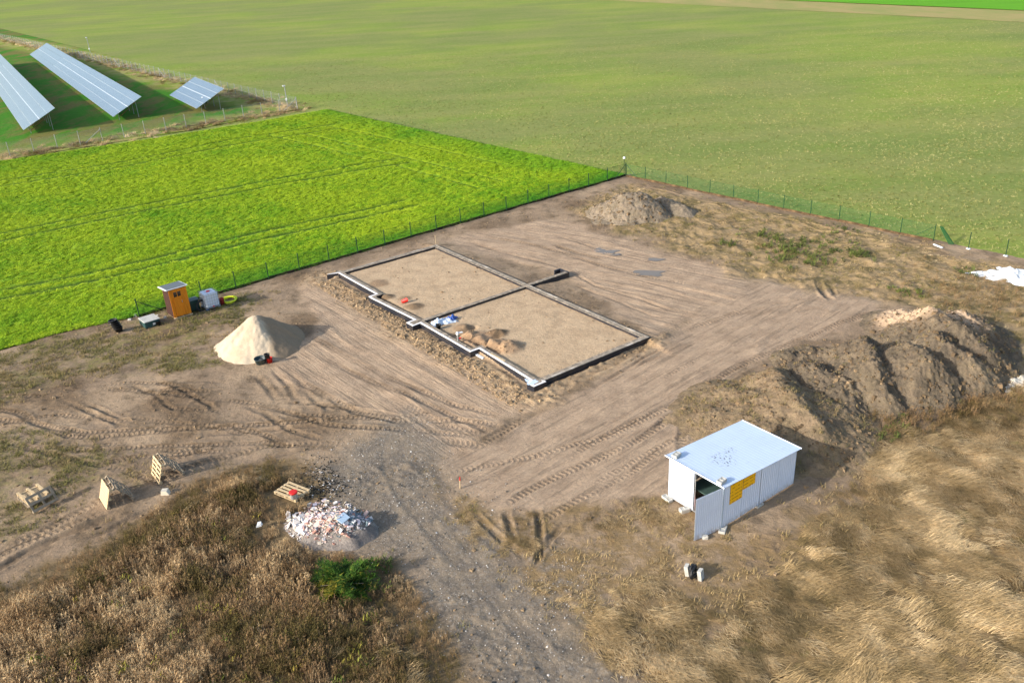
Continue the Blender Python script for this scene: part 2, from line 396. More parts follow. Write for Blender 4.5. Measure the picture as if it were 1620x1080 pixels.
    # soft shoulder against the fences
    A.update(bl=bl, br=br, brs=brs, tr=tr, lg=np.maximum(lg, lg2*.8), gr=gr, sm=np.clip(sr+su+sf, 0, 1), dr=sr, du=su, df=sf, inn=inm, spoil=np.clip(fr+fr2*.7, 0, 1), damp=dmp, red=red, tm=tm, ts=ts, td=td, dk=dk, cl=cl)
    return z, A
def zat(x, y): return float(terrain(np.array([x]), np.array([y]))[0][0])
def on(px, py, lift=0.0):
    p = G(px, py); z = zat(p[0], p[1]); p = G(px, py, z); z = zat(p[0], p[1])
    return Vector((p[0], p[1], z+lift))

# ------------------------------------------------------------------ plot ground
def ground_material():
    k = NM('plot_soil', 0.95, 0.1)
    big = k.noise(.18, 4, .6); mid = k.noise(.9, 5, .65); fine = k.noise(7, 5, .7); vf = k.noise(30, 3, .6)
    soil = k.mix(k.ramp(big, .38, .62), lin(158, 136, 110), lin(138, 118, 96))
    soil = k.mix(k.ramp(mid, .45, .7), soil, lin(108, 92, 73))
    sand = k.mix(k.ramp(mid, .35, .7), lin(173, 149, 123), lin(151, 129, 106))
    c = k.mix(k.at('sm'), soil, sand)
    c = k.mix(k.ma('MULTIPLY', k.at('cl'), .7), c, lin(100, 82, 62))
    c = k.mix(k.at('inn'), c, k.mix(k.ramp(mid, .4, .7), lin(182, 157, 126), lin(166, 142, 113)))
    c = k.mix(k.ma('MULTIPLY', k.at('spoil'), .8), c, k.mix(k.ramp(k.noise(2.5, 4), .4, .65), lin(178, 152, 118), lin(138, 114, 86)))
    c = k.mix(k.at('red'), c, k.mix(k.ramp(fine, .35, .65), lin(178, 148, 116), lin(146, 118, 92)))
    # loose gravel track
    gv = k.mix(k.ramp(k.noise(1.1, 5, .7), .35, .65), lin(132, 119, 101), lin(100, 94, 86))
    gv = k.mix(k.ma('MULTIPLY', k.ramp(k.voro(14, 'Color'), .55, .95), .35), gv, lin(165, 160, 150))
    c = k.mix(k.ma('MULTIPLY', k.at('gr'), .8), c, gv)
    # thin grass and moss
    patch = k.ramp(k.noise(.7, 6, .75), .42, .62)
    g1 = k.mix(k.ramp(k.noise(2.2, 4, .7), .4, .6), lin(112, 108, 58), lin(128, 112, 76))
    c = k.mix(k.ma('MULTIPLY', k.ma('MULTIPLY', k.at('lg'), patch), .8), c, g1)
    straw = k.mix(k.ramp(k.noise(1.3, 5, .7), .38, .62), lin(138, 114, 78), lin(98, 80, 52))
    straw = k.mix(k.ma('MULTIPLY', k.ramp(k.noise(.5, 5, .7), .52, .68), .6), straw, lin(96, 98, 44))
    c = k.mix(k.ma('MULTIPLY', k.at('br'), .9), c, straw)
    c = k.mix(k.ma('MULTIPLY', k.at('brs'), k.ramp(k.noise(.9, 5, .7), .35, .6)), c, k.mix(mid, lin(120, 98, 68), lin(140, 118, 84)))
    c = k.mix(k.ma('MULTIPLY', k.at('tr'), k.ramp(k.noise(.8, 5, .75), .25, .5)), c, k.mix(k.ramp(k.noise(.6, 5, .7), .45, .6), lin(148, 126, 92), lin(112, 98, 64)))
    c = k.mix(k.at('bl'), c, k.mix(mid, lin(108, 90, 64), lin(132, 112, 82)))
    c = k.mix(k.ma('MULTIPLY', k.at('damp'), .75), c, lin(84, 66, 48))
    c = k.mix(k.ma('MULTIPLY', k.at('dk'), .5), c, lin(92, 78, 62))
    for key, nm_ in (('R', 'dr'), ('U', 'du'), ('F', 'df')):
        d_ = S_DIR[key]; an = math.atan2(d_[1], d_[0]); sn_ = k.ramp(k.noise(1.0, 4, .65, co=k.mp(k.mp(rz=-an), sc=(.25, 3.2, 1))), .5, .68)
        c = k.mix(k.ma('MULTIPLY', k.ma('MULTIPLY', sn_, k.at(nm_)), .6), c, lin(118, 103, 86))
    c = k.val(c, fine, .62, 1.38); c = k.val(c, vf, .8, 1.2)
    k.col(c)
    # tyre cleats: chevrons along the wheel tracks
    ph = k.ma('ADD', k.at('ts'), k.ma('MULTIPLY', k.at('td'), .5)); wv = k.ma('SINE', k.ma('MULTIPLY', ph, 2*math.pi/.26))
    cle = k.ma('MULTIPLY', k.ma('MULTIPLY', k.ramp(wv, -.3, .5), k.at('tm')), 1.0)
    b1 = k.bump(k.noise(5, 6, .72), .9, .06)
    for key, nm_ in (('R', 'dr'), ('U', 'du'), ('F', 'df')):
        d_ = S_DIR[key]; an = math.atan2(d_[1], d_[0]); sn_ = k.noise(1.0, 5, .7, co=k.mp(k.mp(rz=-an), sc=(.45, 6.5, 1)))
        b1 = k.bump(k.ma('MULTIPLY', sn_, k.at(nm_)), .8, .09, b1)
    b2 = k.bump(k.noise(24, 4, .65), .6, .02, b1)
    k.bump(cle, .9, .035, b2)
    return k.m
def build_ground():
    y0, y1 = 11.0, K[1]+.55; dl = .0023; nr = int(math.log(y1/y0)/dl); nc = 820
    ys = y0*np.exp(np.linspace(0, math.log(y1/y0), nr))
    xl = np.interp(ys, _lb_y, _lb_x); xl = np.maximum(xl-.35, -(.66*ys+14))
    xr = np.minimum((K[0]+(K[1]-ys)*DR[0]/-DR[1])+.45, .66*ys+14); xr = np.maximum(xr, xl+.6)
    u = np.linspace(0, 1, nc); X = xl[:, None]+(xr-xl)[:, None]*u[None]; Y = np.repeat(ys[:, None], nc, 1)
    X = X.ravel(); Y = Y.ravel(); z, A = terrain(X, Y)
    me = fastmesh('plot_ground', np.stack([X, Y, z], 1), gridq(nr, nc), ground_material())
    for k_, v in A.items(): fattr(me, k_, v)
    o = link('plot_ground', me); o['kind'] = 'structure'
build_ground()

# ------------------------------------------------------------------ fields
def field_sheet(name, P, nu, nv, zf, mat):
    """P(u,v)->xy"""
    u, v = np.meshgrid(np.linspace(0, 1, nu), np.linspace(0, 1, nv)); X, Y = P(u.ravel(), v.ravel()); Z = zf(X, Y)
    o = link(name, fastmesh(name, np.stack([X, Y, Z], 1), gridq(nv, nu), mat)); o['kind'] = 'structure'; return o
# bright green crop
RB = [K+DL*-0.25+np.array([-.15, .2]), G(227, 498)[:2], G(90, 528)[:2], G(0, 554)[:2], G(-160, 602)[:2], G(-400, 690)[:2]]
RT = [G(517, 174)[:2], G(440, 188)[:2], G(250, 219)[:2], G(0, 256)[:2], G(-160, 284)[:2], G(-420, 330)[:2]]
def _poly(pts):
    P = np.array(pts); L = np.r_[0, np.cumsum(np.linalg.norm(np.diff(P, axis=0), axis=1))]; L /= L[-1]
    return lambda t: np.stack([np.interp(t, L, P[:, 0]), np.interp(t, L, P[:, 1])], -1)
_fb, _ft = _poly(RB), _poly(RT)
def PR(u, v):
    a, b = _fb(u), _ft(u); p = a*(1-v)[..., None]+b*v[..., None]; return p[..., 0], p[..., 1]
TRAM = [[(-300, 330), (0, 287), (200, 256), (367, 222), (540, 196)], [(-300, 345), (0, 296), (200, 264), (367, 230), (540, 204)],
        [(-300, 440), (0, 371), (250, 320), (440, 283), (560, 262), (640, 250)], [(-300, 452), (0, 383), (250, 330), (440, 293), (560, 271), (650, 258)],
        [(-300, 545), (0, 461), (180, 425), (430, 363), (560, 336), (640, 318)], [(-300, 560), (0, 475), (180, 438), (430, 375), (560, 347), (660, 326)],
        [(430, 215), (600, 256), (760, 300)], [(470, 210), (640, 250), (800, 290)], [(520, 200), (660, 230), (800, 262)]]
TRAMW = [PXP(*t) for t in TRAM]
def tramd(x, y):
    d = np.full(np.shape(x), 1e9)
    xw, yw = x+.25*fbm(x, y, 6, 2, 98), y+.25*fbm(x, y, 6, 2, 99)
    for i, P in enumerate(TRAMW):
        for p, q in zip(P[:-1], P[1:]): d = np.minimum(d, segd(xw, yw, p, q)[0]+(.30 if i >= 6 else 0)+.10*fbm(x, y, 3, 2, 97+i))
    return d
def crop_mat(name, leaf):
    k = NM(name, .75, .15)
    t = k.noise(.07, 3, .5); m = k.noise(.9, 4, .6); f = k.noise(6, 4, .7)
    if leaf: m2 = k.at('tint', True)
    else: m2 = k.noise(2.5, 3)
    c = k.mix(k.ramp(t, .36, .60), lin(84, 146, 16), lin(132, 166, 20))
    c = k.mix(k.ramp(m2, .1, .95), k.val(c, f, .8, 1.0), lin(166, 184, 34))
    if not leaf: c = k.mix(.25, c, lin(70, 104, 16)); c = k.mix(k.ma('MULTIPLY', k.at('tram'), .8), c, lin(46, 72, 14))
    e = k.at('edge', leaf)
    c = k.mix(k.ma('MULTIPLY', e, .75), c, lin(48, 134, 26))
    k.col(c)
    if not leaf: k.bump(k.noise(3.2, 5, .7), 1.0, .2)
    else:
        k.b.inputs['Transmission Weight'].default_value = 0
    return k.m
M_CROPG = crop_mat('crop_soil', False); M_CROP = crop_mat('crop_leaf', True)
def edged(x, y):
    q = segd(x, y, tuple(K), tuple(RT[0]))[0]; r = segd(x, y, tuple(K), tuple(G(227, 498)[:2]))[0]
    return np.clip(.55*sstep(7, 0, q+2*fbm(x, y, 6, 2, 91))+.8*sstep(3.2, 0, r+fbm(x, y, 4, 2, 92)), 0, 1)
def rape_z(x, y):
    td = tramd(x, y); return .09+.02*fbm(x, y, .8, 3, 95)+.03*fbm(x, y, 5, 2, 96)-.10*sstep(.42, .2, td)
crop_o = field_sheet('crop_field', PR, 700, 420, rape_z, M_CROPG)
_co = np.empty(len(crop_o.data.vertices)*3, np.float32); crop_o.data.vertices.foreach_get('co', _co); _co = _co.reshape(-1, 3)
fattr(crop_o.data, 'edge', edged(_co[:, 0], _co[:, 1])); fattr(crop_o.data, 'tram', sstep(.5, .2, tramd(_co[:, 0], _co[:, 1])))

# pale sown field all round, running to the horizon
def far_mat():
    k = NM('sown_field', .95, .1)
    st = k.mp(sc=(.35, 1, 1), rz=-.75)
    a = k.noise(.02, 5, .6); b = k.noise(.12, 5, .65, co=st); f = k.noise(2.2, 5, .75); g = k.noise(9, 3, .6)
    c = k.mix(k.ramp(b, .3, .7), lin(110, 125, 60), lin(128, 131, 74))
    c = k.mix(k.ramp(a, .42, .62), c, k.mix(k.ramp(b, .3, .7), lin(116, 137, 52), lin(136, 142, 68)))
    xr = k.n('SeparateXYZ'); k.l(k.gp, xr.inputs[0])
    c = k.mix(k.ma('MULTIPLY', k.ramp(f, .52, .66), .5), c, lin(166, 156, 98))
    c = k.mix(k.ma('MULTIPLY', k.ramp(g, .58, .72), .4), c, lin(84, 76, 48))
    c = k.val(c, k.noise(.8, 6, .8), .7, 1.3)
    k.col(c); k.bump(k.noise(3, 5, .75), .8, .10); return k.m
M_FAR = far_mat()
def far_z(x, y):
    nr_ = (x-K[0])*-DR[1]+(y-K[1])*DR[0]; nl_ = (x-K[0])*DL[1]-(y-K[1])*DL[0]
    inside = sstep(.3, -1.5, nr_)*((y < np.interp(np.interp(y, _lb_y, _lb_x), [-1e9, 1e9], [1e9, 1e9])))*(x > np.interp(y, _lb_y, _lb_x)-3)
    return -.07+.03*fbm(x, y, 2.0, 2, 101)-.5*inside
def Pfar(u, v):
    y = 8*np.exp(v*math.log(3500/8.)); x = (u-.5)*2*(1.1*y+70); return x, y
field_sheet('sown_field', Pfar, 500, 620, far_z, M_FAR)
k = NM('under_ground', .95, .1); k.col(k.val(lin(120, 104, 74), k.noise(.3, 4), .8, 1.2)); M_UND = k.m
_m = MB(); _m.add([(-2500, -2500, -.16), (2500, -2500, -.16), (2500, 40, -.16), (-2500, 40, -.16)], [(0, 1, 2, 3)])
o = link('rough_ground', _m.mesh('rough_ground', M_UND)); o['kind'] = 'structure'
# bare margin and the next green field at the far right
def quadsheet(name, pts, z, mat, n=60):
    P = [np.array(p[:2]) for p in pts]
    def f(u, v):
        p = (P[0]*((1-u)*(1-v))[:, None]+P[1]*(u*(1-v))[:, None]+P[2]*(u*v)[:, None]+P[3]*((1-u)*v)[:, None]); return p[:, 0], p[:, 1]
    return field_sheet(name, f, n, n, lambda x, y: z+.02*fbm(x, y, 3, 2, 111), mat)
e0, e1 = G(1100, -5)[:2], G(1700, 21)[:2]; ed = (e1-e0)/np.linalg.norm(e1-e0); en = np.array([-ed[1], ed[0]])
k = NM('bare_margin', .95, .1); k.col(k.mix(k.ramp(k.noise(.12, 5, .7, co=k.mp(sc=(1, .5, 1))), .3, .7), lin(158, 142, 92), lin(136, 138, 78))); k.bump(k.noise(2, 4), .6, .1); M_MAR = k.m
k = NM('distant_crop', .9, .1); k.col(k.val(lin(92, 150, 26), k.noise(.3, 4, .6, co=k.mp(sc=(.2, 1, 1), rz=.6)), .8, 1.2)); k.bump(k.noise(1.5, 4), .8, .2); M_DC = k.m
quadsheet('field_margin', [e0-ed*260-en*24, e1+ed*200-en*18, e1+ed*200+en*1, e0-ed*260+en*1], -.02, M_MAR)
quadsheet('distant_field', [e0-ed*260, e1+ed*300, e1+ed*300+en*400, e0-ed*260+en*400], .12, M_DC)

# ------------------------------------------------------------------ scattering of plants (geometry nodes)
def blade(mb, p, az, ln, wd, lean, droop, seg=3):
    """one ribbon blade; lean = start angle from vertical, droop = added angle"""
    o = len(mb.v); x, y, z = p; a = lean; sx, sy = -math.sin(az)*wd/2, math.cos(az)*wd/2
    for i in range(seg+1):
        wv = 1-.85*(i/seg)**1.5
        mb.v += [(x-sx*wv, y-sy*wv, z), (x+sx*wv, y+sy*wv, z)]
        st = ln/seg; x += math.cos(az)*math.sin(a)*st; y += math.sin(az)*math.sin(a)*st; z += math.cos(a)*st; a += droop/seg
    for i in range(seg): mb.f.append((o+2*i, o+2*i+1, o+2*i+3, o+2*i+2))
def proto(name, fn, mat, n):
    out = []
    for i in range(n):
        mb = MB(); random.seed(100+i*7+len(name)); fn(mb); out.append(bpy.data.objects.new(name+'_source', mb.mesh(name, mat)))
    return out
def scatter(name, label, cat, pts, rz, scl, tint, protos, tilt=None, extra=None, kind='stuff'):
    n = len(pts); me = bpy.data.meshes.new(name); me.vertices.add(n); me.vertices.foreach_set('co', np.asarray(pts, np.float32).ravel())
    r = np.zeros((n, 3), np.float32); r[:, 2] = rz
    if tilt is not None: r[:, 0] = tilt[0]; r[:, 1] = tilt[1]
    a = me.attributes.new('rot', 'FLOAT_VECTOR', 'POINT'); a.data.foreach_set('vector', r.ravel())
    sc3 = np.asarray(scl, np.float32)
    if sc3.ndim == 1: sc3 = np.repeat(sc3[:, None], 3, 1)
    a = me.attributes.new('scl', 'FLOAT_VECTOR', 'POINT'); a.data.foreach_set('vector', sc3.astype(np.float32).ravel())
    fattr(me, 'tint', tint)
    if extra is not None: fattr(me, 'edge', extra)
    rs = np.random.RandomState(5); a = me.attributes.new('idx', 'INT', 'POINT'); a.data.foreach_set('value', rs.randint(0, len(protos), n).astype(np.int32))
    o = link(name, me); tag(o, label, cat); o['kind'] = kind
    ng = bpy.data.node_groups.new(name, 'GeometryNodeTree')
    ng.interface.new_socket('Geometry', in_out='INPUT', socket_type='NodeSocketGeometry'); ng.interface.new_socket('Geometry', in_out='OUTPUT', socket_type='NodeSocketGeometry')
    N = ng.nodes.new; Lk = ng.links.new; gi = N('NodeGroupInput'); go = N('NodeGroupOutput'); jn = N('GeometryNodeJoinGeometry'); Lk(jn.outputs[0], go.inputs[0])
    def na(nm, ty):
        q = N('GeometryNodeInputNamedAttribute'); q.data_type = ty; q.inputs['Name'].default_value = nm; return q.outputs['Attribute']
    rot = na('rot', 'FLOAT_VECTOR'); sc = na('scl', 'FLOAT_VECTOR'); ix = na('idx', 'INT')
    for i, p in enumerate(protos):
        oi = N('GeometryNodeObjectInfo'); oi.inputs['Object'].default_value = p; oi.inputs['As Instance'].default_value = True
        ip = N('GeometryNodeInstanceOnPoints'); cm = N('FunctionNodeCompare'); cm.data_type = 'INT'; cm.operation = 'EQUAL'
        Lk(ix, cm.inputs[2]); cm.inputs[3].default_value = i
        Lk(gi.outputs[0], ip.inputs['Points']); Lk(cm.outputs[0], ip.inputs['Selection']); Lk(oi.outputs['Geometry'], ip.inputs['Instance'])
        Lk(rot, ip.inputs['Rotation']); Lk(sc, ip.inputs['Scale']); Lk(ip.outputs[0], jn.inputs[0])
    md = o.modifiers.new('scatter', 'NODES'); md.node_group = ng
    return o
RS = np.random.RandomState(11)
def pts_in(poly, n, grow=0.0, dens=None):
    P = np.array(poly); lo, hi = P.min(0)-grow, P.max(0)+grow; out = []
    x = RS.uniform(lo[0], hi[0], n*3); y = RS.uniform(lo[1], hi[1], n*3)
    vis = (np.abs(x) < .66*y+12) & (y > 13)
    m = vis & (polysd(x, y, poly) > -grow)
    x, y = x[m], y[m]
    if dens is not None:
        d = dens(x, y); q = RS.rand(len(x)) < d; x, y = x[q], y[q]
    return x[:n], y[:n]

def leafmat(name, c1, c2, c3, wl=.25, hf=7, hv=.25):
    k = NM(name, .8, .15); t = k.at('tint', True)
    c = k.mix(k.ramp(t, 0, .5), c1, c2); c = k.mix(k.ramp(t, .5, 1), c, c3)
    c = k.val(c, k.noise(wl, 4, .6), .7, 1.3); k.col(k.val(c, k.noise(hf, 2, .5), 1-hv, 1+hv)); return k.m

# bright crop: leafy rosettes
def f_crop(mb):
    for i in range(26):
        az = random.uniform(0, 6.28); r = random.uniform(0, .36)
        blade(mb, (r*math.cos(az+2), r*math.sin(az+2), 0), az, random.uniform(.07, .15), random.uniform(.028, .05), random.uniform(.75, 1.35), random.uniform(.2, .6), 2)
cp = proto('crop_plant', f_crop, M_CROP, 4)
n = 75000; u = RS.rand(n*3); v = RS.rand(n*3)**1.15*.997; X, Y = PR(u, v)
m = (np.abs(X) < .64*Y+8); X, Y = X[m][:n], Y[m][:n]; td = tramd(X, Y); m = (td > .58) | (RS.rand(len(X)) < .03); X, Y, td = X[m], Y[m], td[m]
z = rape_z(X, Y); ed_ = edged(X, Y)
tint = np.clip(.5+.20*fbm(X, Y, 1.2, 3, 121)+.12*fbm(X, Y, 9, 2, 122)+.3*sstep(1.3, .5, td)*RS.rand(len(X))+RS.normal(0, .12, len(X)), 0, 1)
scatter('crop_plants', 'bright yellow green leafy crop filling the field beyond the left fence', 'crop', np.stack([X, Y, z], 1), RS.uniform(0, 6.28, len(X)), np.stack([RS.uniform(.8, 1.2, len(X))*(1+.006*(Y-50))]*2+[RS.uniform(.6, 1.0, len(X))], 1), tint, cp, extra=ed_)

# matted dry grass at the lower right
def f_mat(mb):
    for i in range(40):
        blade(mb, (random.gauss(0, .22), random.gauss(0, .22), random.uniform(-.02, .03)), random.gauss(0, .26), random.uniform(.28, .62), random.uniform(.014, .030), random.uniform(.7, 1.3), random.uniform(.4, .9), 3)
M_STRAW = leafmat('dry_grass', lin(123, 105, 70), lin(173, 147, 104), lin(217, 190, 144), hf=9, hv=.6)
mp_ = proto('dry_grass', f_mat, M_STRAW, 5)
X, Y = pts_in(Z_BR, 24000, .6); X2, Y2 = pts_in(Z_TR, 8000, .3, lambda x, y: .35+.65*sstep(-.1, .4, fbm(x, y, 3, 2, 131)))
X3, Y3 = pts_in(Z_BRS, 5500, .5, lambda x, y: .03+.75*sstep(.0, .5, fbm(x, y, 1.6, 3, 132)))
X, Y = np.r_[X, X2, X3], np.r_[Y, Y2, Y3]; z, A = terrain(X, Y); m = RS.rand(len(X)) < (np.clip(A['br']+.8*A['tr']+.6*A['brs'], 0, 1)**.8)*(.22+.78*sstep(-.30, .15, fbm(X, Y, 1.1, 3, 138))); X, Y, z = X[m], Y[m], z[m]
flow = -.85+1.7*fbm(X, Y, 3.0, 2, 133)+.7*fbm(X, Y, .9, 2, 134)+RS.normal(0, .3, len(X))
tint = np.clip(.58+.75*fbm(X, Y, .6, 3, 135)+.2*fbm(X, Y, 6, 2, 136)-.08*(A['brs'][m] > .3)-.40*sstep(2.5, .6, segd(X, Y, tuple(G(1400, 668)[:2]), tuple(G(1600, 640)[:2]))[0])+RS.normal(0, .15, len(X)), 0, 1)
scatter('dry_grass', 'matted straw coloured grass lying in waves over the rough ground', 'grass', np.stack([X, Y, z], 1), flow, RS.uniform(.42, .85, len(X))*np.where(Y > 42, .6, 1)*np.where(A['br'][m] > .4, 1, .62)*(1+.5*fbm(X, Y, 1.5, 2, 137)), tint, mp_)

# upright brown weeds at the lower left
def f_weed(mb):
    for i in range(9):
        az = random.uniform(0, 6.28); x, y = random.gauss(0, .13), random.gauss(0, .13); h = random.uniform(.3, .75); ln = random.uniform(0, .35)
        blade(mb, (x, y, -.03), az, h, .012, ln, random.uniform(.1, .5), 2)
        for j in range(11):
            t = random.uniform(.35, 1.0); px = x+math.cos(az)*math.sin(ln)*h*t; py = y+math.sin(az)*math.sin(ln)*h*t; pz = h*t*math.cos(ln)
            blade(mb, (px, py, pz), random.uniform(0, 6.28), random.uniform(.05, .14), random.uniform(.015, .035), random.uniform(.3, 1.6), random.uniform(.2, 1.0), 1)
M_WEED = leafmat('brown_weeds', lin(94, 82, 44), lin(137, 109, 76), lin(201, 172, 128), .5)
wp = proto('weed', f_weed, M_WEED, 5)
X, Y = pts_in(Z_BL, 16000, .2); z, A = terrain(X, Y); m = RS.rand(len(X)) < A['bl']*(.55+.45*sstep(-.35, .1, fbm(X, Y, .9, 3, 144)))
def clear(px, py, rx, ry):
    c = G(px, py); return ((X-c[0])/rx)**2+((Y-c[1])/ry)**2 > 1
m &= clear(545, 925, 1.3, 1.3) & clear(460, 785, 1.15, 1.0) & clear(520, 832, 2.1, 1.3) & clear(412, 838, .3, .5) & clear(515, 770, .9, 1.2)
X, Y, z = X[m], Y[m], z[m]
tint = np.clip(.47+.8*fbm(X, Y, 1.2, 3, 141)+.5*fbm(X, Y, 7, 2, 142)+RS.normal(0, .18, len(X)), 0, 1)
scatter('brown_weeds', 'dense brown seeded weeds covering the rise at the lower left', 'weeds', np.stack([X, Y, z], 1), RS.uniform(0, 6.28, len(X)), RS.uniform(.45, .95, len(X))*(1+.45*fbm(X, Y, 1.8, 2, 143))*(.45+.55*sstep(0, 3.0, polysd(X, Y, Z_BL))), tint, wp)

X, Y = pts_in(Z_BL, 1500, -1.2); z, A = terrain(X, Y); m = (A['bl'] > .5) & (fbm(X, Y, 2.0, 3, 145) > .02) & clear(545, 925, 1.3, 1.3) & clear(460, 785, 1.15, 1.0) & clear(520, 832, 2.1, 1.3); X, Y, z = X[m], Y[m], z[m]
scatter('pale_grass', 'pale bent grass growing in drifts between the brown weeds', 'grass', np.stack([X, Y, z+.15], 1), -.3+2.5*fbm(X, Y, 1.5, 2, 146), RS.uniform(.35, .7, len(X)), np.clip(RS.normal(.42, .2, len(X)), 0, 1), mp_)
X, Y = pts_in(Z_BL, 260, -.5); z, A = terrain(X, Y); m = (A['bl'] > .6) & clear(545, 925, 1.3, 1.3) & clear(460, 785, 1.15, 1.0) & clear(520, 832, 2.1, 1.3) & (fbm(X, Y, 2.5, 2, 147) > .1); X, Y, z = X[m], Y[m], z[m]
_lf = leafmat('yellowing_weed', lin(96, 104, 44), lin(130, 124, 50), lin(158, 140, 64), 1)
def f_yel(mb):
    for i in range(26): blade(mb, (random.gauss(0, .12), random.gauss(0, .12), random.uniform(.1, .5)), random.uniform(0, 6.28), random.uniform(.08, .2), random.uniform(.025, .05), random.uniform(.2, 1.2), random.uniform(.3, 1.0), 2)
scatter('yellowing_weeds', 'scattered yellow green weeds standing among the brown ones', 'weeds', np.stack([X, Y, z], 1), RS.uniform(0, 6.28, len(X)), RS.uniform(.7, 1.2, len(X)), RS.rand(len(X)), proto('yellow_weed', f_yel, _lf, 2))
# short patchy grass
def f_short(mb):
    for i in range(16):
        blade(mb, (random.gauss(0, .10), random.gauss(0, .10), -.01), random.uniform(0, 6.28), random.uniform(.08, .2), random.uniform(.012, .022), random.uniform(.2, 1.0), random.uniform(.3, 1.0), 2)
M_SHORT = leafmat('short_grass', lin(112, 108, 58), lin(136, 119, 78), lin(162, 140, 98))
sp = proto('short_grass', f_short, M_SHORT, 4)
xs, ys = [], []
for Zp, nn in ((Z_LG, 5000), (Z_LG2, 3000), (Z_BRS, 1300), (Z_TR, 3000), (Z_BL, 1500)):
    a, b = pts_in(Zp, nn, 1.0); xs.append(a); ys.append(b)
X, Y = np.concatenate(xs), np.concatenate(ys); pn = fbm(X, Y, 1.3, 3, 151); m = pn > -.12; X, Y, pn = X[m], Y[m], pn[m]; z, A = terrain(X, Y)
m = (A['sm'] < .3) & (RS.rand(len(X)) < .25+A['lg']+.5*A['brs']+.5*A['tr']); X, Y, z = X[m], Y[m], z[m]; A = {k_: v[m] for k_, v in A.items()}
tint = np.clip(.5-.35*A['lg']+.3*A['brs']+.7*fbm(X, Y, 3.3, 3, 152)+RS.normal(0, .12, len(X)), 0, 1)
scatter('short_grass', 'thin patchy green and yellow grass around the edges of the bare soil', 'grass', np.stack([X, Y, z], 1), RS.uniform(0, 6.28, len(X)), RS.uniform(.7, 1.4, len(X)), tint, sp)
# green nettle-like clumps in the far right grass
def f_leafy(mb):
    for i in range(22):
        az = random.uniform(0, 6.28); r = random.uniform(0, .25)
        blade(mb, (r*math.cos(az), r*math.sin(az), random.uniform(0, .2)), random.uniform(0, 6.28), random.uniform(.12, .3), random.uniform(.03, .06), random.uniform(.2, 1.2), random.uniform(.3, 1.0), 2)
M_LEAFY = leafmat('leafy_weeds', lin(70, 78, 40), lin(84, 94, 44), lin(102, 112, 52), 1)
lp = proto('leafy_weed', f_leafy, M_LEAFY, 3)
cs = [(1270, 395, 2.0), (1250, 412, 1.6), (1290, 385, 1.4), (1345, 400, 1.2), (1365, 405, 1.2), (1225, 380, 1.0), (1300, 415, 1.2), (1420, 674, .8), (1485, 636, .7), (1530, 432, .8), (1430, 460, 1.0), (600, 892, .4), (1330, 365, 1.0), (1200, 370, 1.0), (1150, 385, .8), (1400, 690, .6), (1240, 398, 1.5)]
xs, ys = [], []
for a, b, r in cs:
    c = G(a, b); q = int(9*r*r)+5; xs.append(c[0]+RS.normal(0, r*.6, q)); ys.append(c[1]+RS.normal(0, r*.6, q))
X, Y = np.concatenate(xs), np.concatenate(ys); z, A = terrain(X, Y)
scatter('leafy_weeds', 'dark green leafy weeds in scattered patches within the dry grass', 'weeds', np.stack([X, Y, z], 1), RS.uniform(0, 6.28, len(X)), RS.uniform(.5, 1.1, len(X)), RS.rand(len(X)), lp)
# weed tufts and clods in the sown field
X, Y = [], []
y = 45*np.exp(RS.rand(110000)**.9*math.log(190/45.)); x = RS.uniform(-1, 1, len(y))*(.64*y+6)
nrm = (x-K[0])*-DR[1]+(y-K[1])*DR[0]; nl = (x-K[0])*DL[1]-(y-K[1])*DL[0]
left_of = polysd(x, y, [tuple(p) for p in RB]+[tuple(p) for p in RT[::-1]])
m = (nrm > .8) & (left_of < -1)
pvz = [tuple(G(471, 171)[:2]), tuple(G(0, 249)[:2]), tuple(G(-500, 330)[:2]), tuple(G(-600, -20)[:2]), tuple(G(0, 43)[:2]), tuple(G(160, 77)[:2])]
m &= (nrm > .8) | (nl > 0); m &= polysd(x, y, pvz) < -.5
m &= RS.rand(len(x)) < .6+.4*fbm(x, y, 7, 2, 161)
x, y = x[m], y[m]; M_SP = leafmat('sown_weed', lin(104, 112, 56), lin(148, 147, 86), lin(178, 171, 116), 2)
def f_tuft(mb):
    for i in range(7):
        blade(mb, (random.gauss(0, .07), random.gauss(0, .07), 0), random.uniform(0, 6.28), random.uniform(.10, .22), random.uniform(.04, .07), random.uniform(.3, 1.2), random.uniform(.2, .8), 1)
tp = proto('sown_tuft', f_tuft, M_SP, 3)
scatter('young_cereal', 'pale tufts and straw scattered over the sown field behind the fence', 'crop', np.stack([x, y, far_z(x, y)], 1), RS.uniform(0, 6.28, len(x)), RS.uniform(.35, .95, len(x)), np.clip(RS.rand(len(x))*.9+.3*fbm(x, y, 8, 2, 162), 0, 1), tp)

P_ = [tuple(G(a, b)[:2]) for a, b in ((1395, 668), (1440, 655), (1500, 632), (1560, 612), (1620, 640))]
f_ = _poly(P_); q = f_(RS.rand(380)); X = q[:, 0]+RS.normal(0, .9, 380); Y = q[:, 1]+RS.normal(-.3, .8, 380); X4, Y4 = G(1560, 470)[0]+RS.normal(0, 2.6, 260), G(1570, 475)[1]+RS.normal(0, 1.9, 260)
X, Y = np.r_[X, X4], np.r_[Y, Y4]; z, A = terrain(X, Y)
scatter('dark_weeds', 'dark brown weeds growing along the foot of the long soil heap', 'weeds', np.stack([X, Y, z], 1), RS.uniform(0, 6.28, len(X)), RS.uniform(.3, .7, len(X)), RS.uniform(.05, .65, len(X)), wp)
